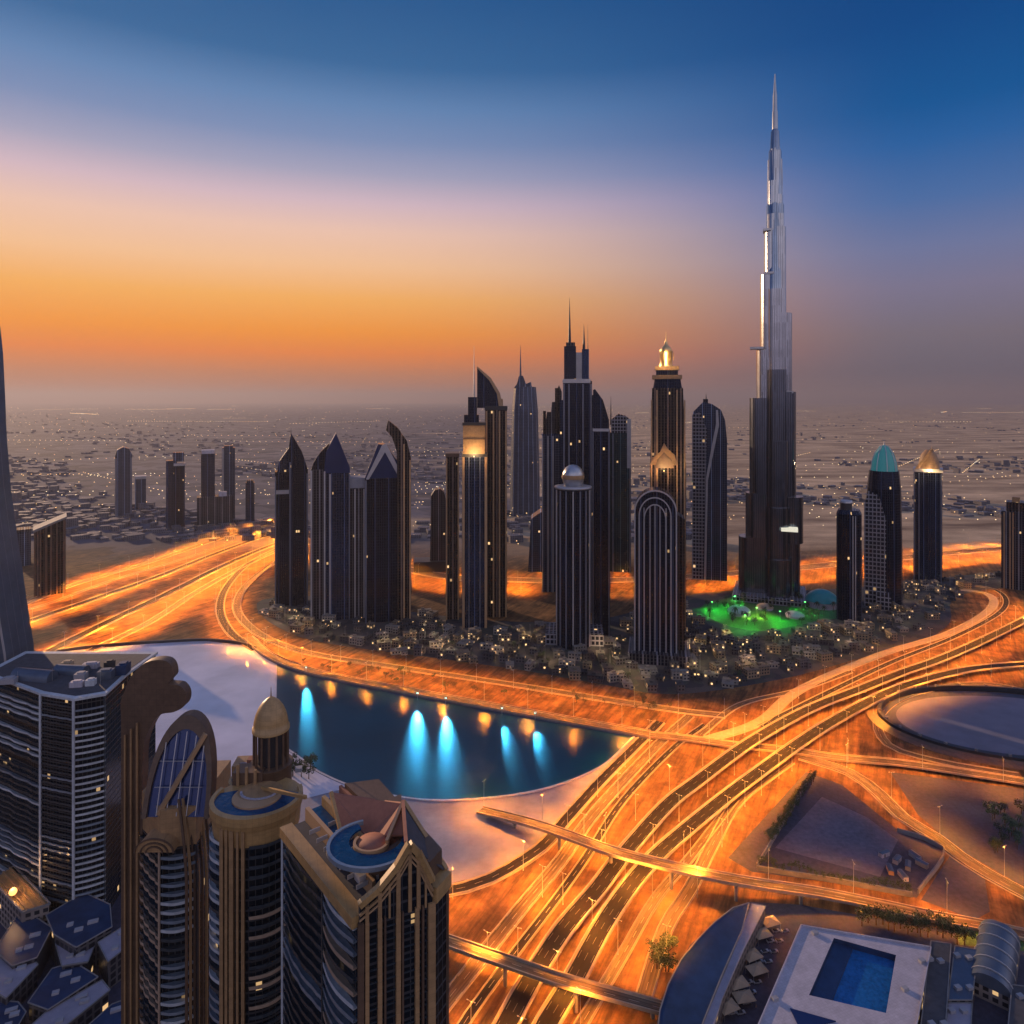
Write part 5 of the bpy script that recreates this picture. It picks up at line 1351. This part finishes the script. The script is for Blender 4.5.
# ------------------------------------------------------------------ green-lit park under the tallest tower
def spot(parent, loc, target, color, power, size, blend=.5, soft=.5):
    l = bpy.data.lights.new('lamp_light', 'SPOT'); l.energy = power; l.color = color; l.spot_size = R(size); l.spot_blend = blend; l.shadow_soft_size = soft
    o = bpy.data.objects.new('lamp_light', l); COL.objects.link(o); o.location = loc
    o.rotation_euler = (Vector(target) - Vector(loc)).to_track_quat('-Z', 'Y').to_euler(); o.parent = parent; return o
sheet('park_lawn', smooth_px([(700, 608), (735, 597), (790, 596), (838, 602), (842, 616), (800, 625), (760, 631), (722, 624)], 4), 0.3, M['lawn'])
park_spots = [(712, 612, 'g'), (735, 606, 'g'), (757, 618, 'y'), (780, 622, 'g'), (805, 612, 'g'), (828, 610, 't'), (770, 600, 'y'), (745, 626, 'g')]
PC = {'g': (.08, 1, .14), 'y': (.5, 1, .12), 't': (.05, .85, .8)}
PN = {'g': 'green', 'y': 'yellow-green', 't': 'teal'}
PW = ('by the western lawn edge', 'in front of the silver tower', 'amid the lawn', 'near the southern shrubs', 'by the eastern lawn', 'beside the teal pavilion', 'at the foot of the silver tower', 'at the southern tip of the lawn')
for i, (px, py, c) in enumerate(park_spots):
    p = G(px, py)
    t = thing('park_floodlight', '%s floodlight mast %s under the tallest tower' % (PN[c], PW[i]), 'floodlight', (p.x, p.y, 0), 0, 'floodlights in the park')
    mb = MB(); mb.tube((0, 0, 0), (0, 0, 14), .25, .15, 6); mb.build('pole', M['steel'], t)
    mb = MB(); mb.box(0, 0, 14, 2.0, .8, .7); hd = mb.build('lamp_head', M['greenglow'] if c != 't' else M['cyanglow'], t)
    spot(t, (0, 0, 13.5), (0, -2, 0), PC[c], {'g': 80000, 'y': 110000, 't': 420000}[c], 140)
def hall(px, py, r, h, name, label, mat):
    p = G(px, py); t = thing(name, label, 'pavilion', (p.x, p.y, 0))
    mb = MB(); mb.lathe([(r, 0), (r, h * .4)], 20); mb.build('wall', M['pale'], t)
    mb = MB(); mb.lathe([(r * 1.06, h * .38), (r * .98, h * .55), (r * .75, h * .78), (r * .4, h * .95), (.1, h)], 20); mb.build('roof', mat, t)
    mb = MB(); mb.tube((0, 0, h - .5), (0, 0, h + 4), .3, .05, 6); mb.build('finial', M['steel'], t)
    return t
hall(739, 614, 15, 12, 'pavilion', 'white domed pavilion on the green-lit lawn', M['pale'])
hall(822, 606, 22, 24, 'pavilion', 'teal domed pavilion at the eastern end of the lit park', plain('teal_dome', (0.03, 0.28, 0.30), .3, .2, .1))
hall(765, 609, 11, 8, 'pavilion', 'small low pale pavilion between the white dome and the silver tower', M['conc'])
hall(795, 617, 12, 8, 'pavilion', 'small pale pavilion near the lawn edge below the teal dome', M['pale'])

# ------------------------------------------------------------------ cyan floodlights on the lake wall
for px, py, tx, ty, pw, sz, lab in [(307, 671, 308, 705, 800000, 11, 'cyan floodlight on the lake wall nearest the boathouse'), (418, 697, 417, 730, 1300000, 20, 'cyan floodlight on the lake wall, first of the bright middle pair'),
                           (446, 702, 448, 735, 1300000, 19, 'cyan floodlight on the lake wall, second of the bright middle pair'), (502, 712, 508, 738, 550000, 18, 'dim cyan floodlight on the lake wall past the bright pair'), (535, 717, 540, 740, 400000, 20, 'dim cyan floodlight on the lake wall nearest the bundle of roads')]:
    p = G(px, py + 2); q = G(tx, ty)
    t = thing('shore_floodlight', lab, 'floodlight', (p.x, p.y - 3, 0), 0, 'cyan floodlights on the lake wall')
    mb = MB(); mb.tube((0, 0, 0), (0, 0, 7), .25, .2, 6); mb.build('pole', M['steel'], t)
    mb = MB(); mb.box(0, -.3, 7, 1.6, .8, 1.1); hd = mb.build('lamp_head', M['dark'], t)
    mb = MB(); mb.box(0, -.75, 7.1, 1.4, .1, .9); mb.build('lamp_lens', M['cyanglow'], hd)
    spot(t, (0, -1.2, 7.5), (q.x - p.x, q.y - p.y + 3, 0), (.06, .55, 1.0), pw, sz, 1.0)

# ------------------------------------------------------------------ trees
def tree_proto(name, label, mat, h, seed, spread=.42, palm=False):
    r = random.Random(seed); t = thing(name, label, 'tree')
    mb = MB()
    mb.tube((0, 0, 0), (.1, 0, h * .45), h * .035, h * .022, 7)
    if palm: mb.tube((.1, 0, h * .45), (.2, .1, h * .9), h * .022, h * .018, 7)
    else:
        for k in range(5):
            a = k * 1.26 + r.random(); mb.tube((.1, 0, h * .38), (h * .25 * math.cos(a), h * .25 * math.sin(a), h * (.6 + .15 * r.random())), h * .018, h * .006, 5)
    mb.build('trunk', M['trunk'], t)
    mb = MB()
    if palm:
        for k in range(18):
            a = k * 2.4; L = h * .36 * (0.8 + .4 * r.random()); e = .5 - (k % 3) * .45
            pts = [Vector((.2 + L * f * math.cos(a), .1 + L * f * math.sin(a), h * .9 + L * (e * f - .8 * f * f))) for f in (0, .35, .7, 1)]
            w = Vector((-math.sin(a), math.cos(a), 0))
            for i in range(3):
                w0, w1 = [h * .035 * s for s in ((.4, 1), (1, .9), (.9, .1))[i]]
                mb.face([pts[i] - w * w0, pts[i] + w * w0, pts[i + 1] + w * w1, pts[i + 1] - w * w1])
    else:
        cl = [(Vector((r.gauss(0, 1), r.gauss(0, 1), r.gauss(0, .8))).normalized() * h * spread * (.35 + .6 * r.random())) for _ in range(13)]
        for c in cl:
            cc = Vector((c.x, c.y, h * .68 + c.z * .75)); rad = h * .15 * (.7 + .6 * r.random())
            for k in range(26):
                v = Vector((r.gauss(0, 1), r.gauss(0, 1), r.gauss(0, 1))).normalized() * rad * (.5 + .5 * r.random()) + cc
                a = Vector((r.gauss(0, 1), r.gauss(0, 1), r.gauss(0, .6))).normalized(); b = a.cross(Vector((r.random(), r.random(), r.random()))).normalized(); s = h * .045
                mb.face([v - a * s, v + b * s * .7, v + a * s, v - b * s * .7])
    mb.build('crown', mat, t)
    return t
TP = {'bushy': tree_proto('shade_tree', 'x', M['leaf'], 9, 3), 'dry': tree_proto('shade_tree', 'x', M['leaf2'], 7, 5, .5), 'palm': tree_proto('palm_tree', 'x', M['leaf'], 11, 8, palm=True)}
TU = set(); TREE_N = 0
def plant(kind, px, py, label, group, sc=1.0):
    global TREE_N
    p = G(px, py); s = sc * RND.uniform(.8, 1.3); rz = RND.uniform(0, 6.28); TREE_N += 1
    if kind not in TU:
        TU.add(kind); o = TP[kind]; o.location = p; o.rotation_euler = (0, 0, rz); o.scale = (s, s, s); o['label'] = label; o['group'] = group
    else: dup(TP[kind], p, rz, label, group, s)
for i in range(16):
    f = i / 15; plant('bushy', 862 + 100 * f + RND.uniform(-3, 3), 923 + 19 * f + RND.uniform(-3, 4), 'dark bushy tree in the dense row between the thin bridge and the pool building', 'trees north of the pool building', 1.15)
for i in range(20):
    f = i / 19; plant('bushy', 760 + 150 * f, 866 + 27 * f + RND.uniform(-1, 3), 'small dark tree in the row along the wall south of the pale plot', 'trees along the southern plot wall', .7)
for i in range(46):
    f = RND.random(); plant(RND.choice(('dry', 'dry', 'bushy')), 300 + 370 * f, 655 + 44 * f + RND.uniform(2, 13) + 6 * math.sin(f * 3), 'low dry tree in the planted strip between the shore road and the loop road', 'trees in the strip above the shore road', .8)
for i in range(7): plant('bushy', 648 + RND.uniform(0, 22), 952 + RND.uniform(0, 20), 'dark tree in the clump where the thin bridge lands beside the curved hall', 'trees by the curved hall', 1.1)
for i in range(7): plant('bushy', 292 + RND.uniform(0, 22), 768 + RND.uniform(0, 14), 'green tree in the clump on the promenade behind the domed tower', 'trees on the promenade', 1.3)
for i in range(26): plant(RND.choice(('bushy', 'palm')), 986 + RND.uniform(0, 46), 812 + RND.uniform(0, 42), 'tree in the dense dark grove between the slanting road and the arena road', 'trees in the dark grove', .9)
for i in range(22): plant('palm', 704 + RND.uniform(0, 132), 602 + RND.uniform(0, 22), 'palm on the green-lit lawn under the tallest tower', 'palms in the lit park', 1.2)
for i in range(34): plant('bushy', 704 + RND.uniform(0, 132), 601 + RND.uniform(0, 25), 'round shade tree on the green-lit lawn under the tallest tower', 'shade trees in the lit park', 1.0)
for i in range(22):
    f = i / 21; plant('bushy', 812 - 42 * f + RND.uniform(-2, 2), 782 + 62 * f, 'dark tree in the row along the western side of the pale plot', 'trees along the western plot wall', .8)
for i in range(14): plant('bushy', 744 - (i % 7) * 6 + RND.uniform(-3, 3), 925 + (i % 7) * 13 + RND.uniform(-4, 4), 'small tree in the strip beside the long pale roof', 'trees beside the pale roof strip', .7)

# ------------------------------------------------------------------ low town round the towers
def inside(p, poly):
    c = False; n = len(poly)
    for i in range(n):
        a, b = poly[i], poly[(i + 1) % n]
        if (a[1] > p[1]) != (b[1] > p[1]) and p[0] < (b[0] - a[0]) * (p[1] - a[1]) / (b[1] - a[1]) + a[0]: c = not c
    return c
WALLS = [facade('town_facade', (0.03, 0.03, 0.035), c, 3.5, 3.4, .45, .45, lit=.3, metal=.1, rough=.3, es=2.6) for c in ((.24, .18, .12), (.12, .11, .115), (.30, .26, .22), (.07, .065, .07))]
ROOFS = [plain('town_roof', c, .85, .3, .3) for c in ((.15, .12, .085), (.06, .057, .06), (.21, .185, .155), (.03, .03, .033))]
KIND = ('beige', 'grey', 'whitewashed', 'dark')
def town_proto(v, r):
    t = thing('town_house', 'x', 'building')
    w, d, h = r.uniform(8, 19), r.uniform(6, 13), r.choice((3.6, 3.6, 4.5, 6, 7, 9))
    mb = MB(); mb.box(0, 0, 0, w, d, h)
    L = r.random() < .6
    if L: mb.box(w * .3, -d * .6, 0, w * .39, d * .5, h * .72)
    mb.build('wall', WALLS[v], t)
    mb = MB(); mb.box(0, 0, h, w + .5, d + .5, .5); mb.box(r.uniform(-.2, .2) * w, 0, h + .5, w * .25, d * .3, 2.2)
    if L: mb.box(w * .3, -d * .6, h * .72, w * .39 + .4, d * .5 + .4, .4)
    mb.build('roof', ROOFS[v], t)
    return t
HP = [(v, town_proto(v, RND)) for v in range(4) for _ in range(4)]
used_h = set(); HOUSE_N = 0
tower_spots = [(o.location.x, o.location.y) for o in bpy.data.objects if o.name.startswith(('skyscraper', 'tower_block'))]
ROADPTS = [p for k_ in ('loop', 'back', 'ramp_a', 'ramp_b', 'main_a', 'bank') for p in ROADS[k_]]
ISL_S = smooth_px([(268, 604), (276, 622), (310, 636), (360, 647), (430, 657), (520, 669), (600, 682), (660, 691), (720, 686), (800, 671), (866, 651), (915, 637), (938, 618), (945, 604), (985, 592), (1060, 586), (1040, 574), (900, 586), (846, 622), (800, 630), (745, 634), (700, 626), (690, 600), (612, 620), (520, 624), (412, 614), (330, 599)], 3)
tries = 0; placed = []
while HOUSE_N < 285 and tries < 9000:
    tries += 1
    px, py = RND.uniform(262, 1040), RND.uniform(574, 694)
    if not inside((px, py), ISL_S): continue
    p = G(px, py)
    if any(abs(p.x - a) < 28 and -8 < p.y - b < 50 for a, b in tower_spots): continue
    if any((p.x - q.x) ** 2 + (p.y - q.y) ** 2 < 15 ** 2 for q in ROADPTS): continue
    if any((p.x - a) ** 2 + (p.y - b) ** 2 < 14.5 ** 2 for a, b in placed): continue
    placed.append((p.x, p.y)); i = RND.randrange(16); v, o = HP[i]; rz = RND.choice((0, math.pi / 2, .3, -.25, 1.2))
    where = 'west of the gold-banded tower' if px < 440 else ('by the lake side of the dome tower' if px < 690 else ('between the lit park and the curved roads' if px < 880 else 'near the slim navy tower'))
    lab = 'low %s flat-roofed town house %s' % (KIND[v], where); grp = '%s town houses %s' % (KIND[v], where)
    if i in used_h: dup(o, (p.x, p.y, 0.1), rz, lab, grp)
    else: used_h.add(i); o.location = (p.x, p.y, 0.1); o.rotation_euler = (0, 0, rz); o['label'] = lab; o['group'] = grp
    HOUSE_N += 1
for i, (v, o) in enumerate(HP):
    if i not in used_h:
        for c in list(o.children): bpy.data.objects.remove(c)
        bpy.data.objects.remove(o)
TOWN_LAMP = lamp_light(26000.0, 160); TOWN_LAMP.color = (1.0, .66, .34)
for px, py in [(285, 622), (312, 634), (345, 642), (385, 648), (425, 640), (440, 652), (500, 655), (530, 640), (545, 662), (610, 665), (630, 680), (600, 650), (690, 650), (700, 672), (725, 640), (745, 668), (775, 645), (800, 662), (820, 640), (850, 648), (870, 630), (905, 620), (915, 600), (950, 588), (985, 582)]:
    p = G(px, py); o = dup(_lamp, (p.x, p.y, .1), RND.uniform(0, 3), 'double-armed street lamp among the low town houses at the foot of the towers', 'lamps among the town houses')
    for c in o.children:
        if c.type == 'LIGHT': c.data = TOWN_LAMP
for i in range(40):
    px, py = RND.uniform(270, 930), RND.uniform(600, 690)
    if inside((px, py), ISL_S): plant(RND.choice(('bushy', 'palm')), px, py, 'dark tree among the low town houses at the towers feet', 'trees among the town houses', 1.0)
print('houses', HOUSE_N, 'trees', TREE_N)

# ------------------------------------------------------------------ parked cars and shade canopies beside the pool building
def car_proto():
    t = thing('parked_car', 'x', 'car')
    mb = MB()
    prof = [(-2.2, .35), (2.2, .35), (2.2, .8), (1.9, .95), (1.0, 1.0), (.4, 1.05), (-1.5, 1.05), (-2.2, .98)]
    mb.ext(prof, -.88, .88); mb.build('body', plain('car_paint', (.45, .45, .47), .35, .05, .1, metal=.3), t)
    mb = MB(); mb.loft([[(-1.75, -.8), (.9, -.8), (.9, .8), (-1.75, .8)], [(-1.2, -.66), (.2, -.66), (.2, .66), (-1.2, .66)]], [1.03, 1.5], True); mb.build('cabin', M['dark'], t)
    for x in (-1.35, 1.35):
        for y in (-.85, .85):
            mb = MB(); mb.tube((x, y - .1, .33), (x, y + .1, .33), .33, .33, 12); mb.build('wheel', M['dark'], t)
    return t
car = car_proto(); first = True
for i in range(18):
    f = (i % 9) / 8; px, py = 776 - 44 * f + (i // 9) * 9, 932 + 82 * f
    p = G(px, py); lab, grp = 'grey parked car in the yard beside the pool building', 'cars parked beside the pool building'
    if first: first = False; car.location = (p.x, p.y, .16); car.rotation_euler = (0, 0, .2); car['label'] = lab; car['group'] = grp
    else: dup(car, (p.x, p.y, .16), .2 + RND.uniform(-.05, .05), lab, grp)
def canopy_proto():
    t = thing('shade_canopy', 'x', 'canopy')
    mb = MB(); mb.loft([[(-5, -3.5), (5, -3.5), (5, 3.5), (-5, 3.5)], [(-.3, -.3), (.3, -.3), (.3, .3), (-.3, .3)]], [3.6, 5.6], True, True); mb.build('cover', M['conc'], t)
    for x in (-4.6, 4.6):
        for y in (-3.1, 3.1): mb = MB(); mb.tube((x, y, 0), (x, y, 3.62), .12, .12, 6); mb.build('leg', M['steel'], t)
    return t
cp = canopy_proto(); first = True
for px, py in ((762, 940), (770, 928), (752, 962), (757, 976), (738, 990), (744, 1004), (728, 1014)):
    p = G(px, py); lab, grp = 'pale peaked shade canopy in the yard beside the pool building', 'shade canopies in the yard'
    if first: first = False; cp.location = (p.x, p.y, .15); cp.rotation_euler = (0, 0, .3); cp['label'] = lab; cp['group'] = grp
    else: dup(cp, (p.x, p.y, .15), RND.uniform(.1, .5), lab, grp)

# ------------------------------------------------------------------ far suburbs and their lights: nobody could count them
def suburb():
    r = random.Random(11); mb = MB(); lb = MB()
    for i in range(5200):
        py = 412 + 130 * r.random() ** 1.5
        px = r.uniform(-30, 1060)
        p = G(px, py)
        if p.y < 1330: continue
        n = mnoise.noise(Vector((p.x * .0011, p.y * .0011, 2)))
        if n < -0.05 + (.18 if px > 690 else 0): continue
        w, d, h = r.uniform(10, 34), r.uniform(10, 30), r.uniform(4, 12) * (2.4 if r.random() < .04 else 1)
        mb.box(p.x, p.y, 0, w, d, h, r.choice((0, .3, .8)))
    for k in range(60):                      # rows of street lights
        py = 409 + 120 * r.random() ** 1.7; px = r.uniform(0, 1024); p = G(px, py)
        if p.y < 1400: continue
        a = r.choice((0.05, -.1, .5, .9, 2.4)); L = r.uniform(300, 2200); n = int(L / r.uniform(30, 60)); s = .8 + p.y / 1900
        for j in range(n):
            x, y = p.x + math.cos(a) * L * (j / n - .5), p.y + math.sin(a) * L * (j / n - .5)
            if y > 1350: lb.box(x, y, 9, s, s, s * .6)
    for i in range(2300):
        py = 406 + 130 * r.random() ** 1.6; px = r.uniform(-10, 1034); p = G(px, py)
        if p.y < 1350 or (px > 690 and r.random() < .6) or (py > 450 and r.random() < .5): continue
        s = .5 + p.y / 1800 * r.uniform(.4, 1.1); lb.box(p.x, p.y, r.uniform(3, 9), s, s, s * .6)
    o = mb.build('suburb', facade('suburb_facade', (0.03, 0.03, 0.04), (.15, .145, .17), 4, 3.5, .5, .5, lit=.05, rough=.5)); tag(o, 'low pale suburb of countless small flat blocks spread towards the horizon', 'suburb', None, 'stuff')
    m, q, b = new_mat('city_lights'); geo = q.node('ShaderNodeNewGeometry').outputs['Position']
    q.put(b.inputs['Base Color'], (.1, .1, .1)); v = q.noise(geo, .003, 2)
    q.l.new(q.ramp(v, [(0.35, (1, .5, .18)), (.6, (1, .75, .4)), (.75, (1, .9, .75))]), b.inputs['Emission Color']); b.inputs['Emission Strength'].default_value = 2.8
    o = lb.build('city_lights', m); tag(o, 'countless warm pinpoint lights scattered over the plain towards the horizon', 'city lights', None, 'stuff')
suburb()

# ------------------------------------------------------------------ air
def haze():
    mb = MB(); mb.box(0, 28000, -1, 125000, 66000, 835)
    m = bpy.data.materials.new('haze_air'); m.use_nodes = True; q = NT(m.node_tree); q.n.clear()
    out = q.node('ShaderNodeOutputMaterial'); v = q.node('ShaderNodeVolumePrincipled')
    v.inputs['Color'].default_value = (0.37, 0.37, 0.43, 1); v.inputs['Density'].default_value = HAZE; v.inputs['Anisotropy'].default_value = 0.4
    q.l.new(v.outputs[0], out.inputs['Volume'])
    o = mb.build('haze', m); o['kind'] = 'stuff'; o['label'] = 'pale dusk haze lying over the plain'; o['category'] = 'haze'
haze()
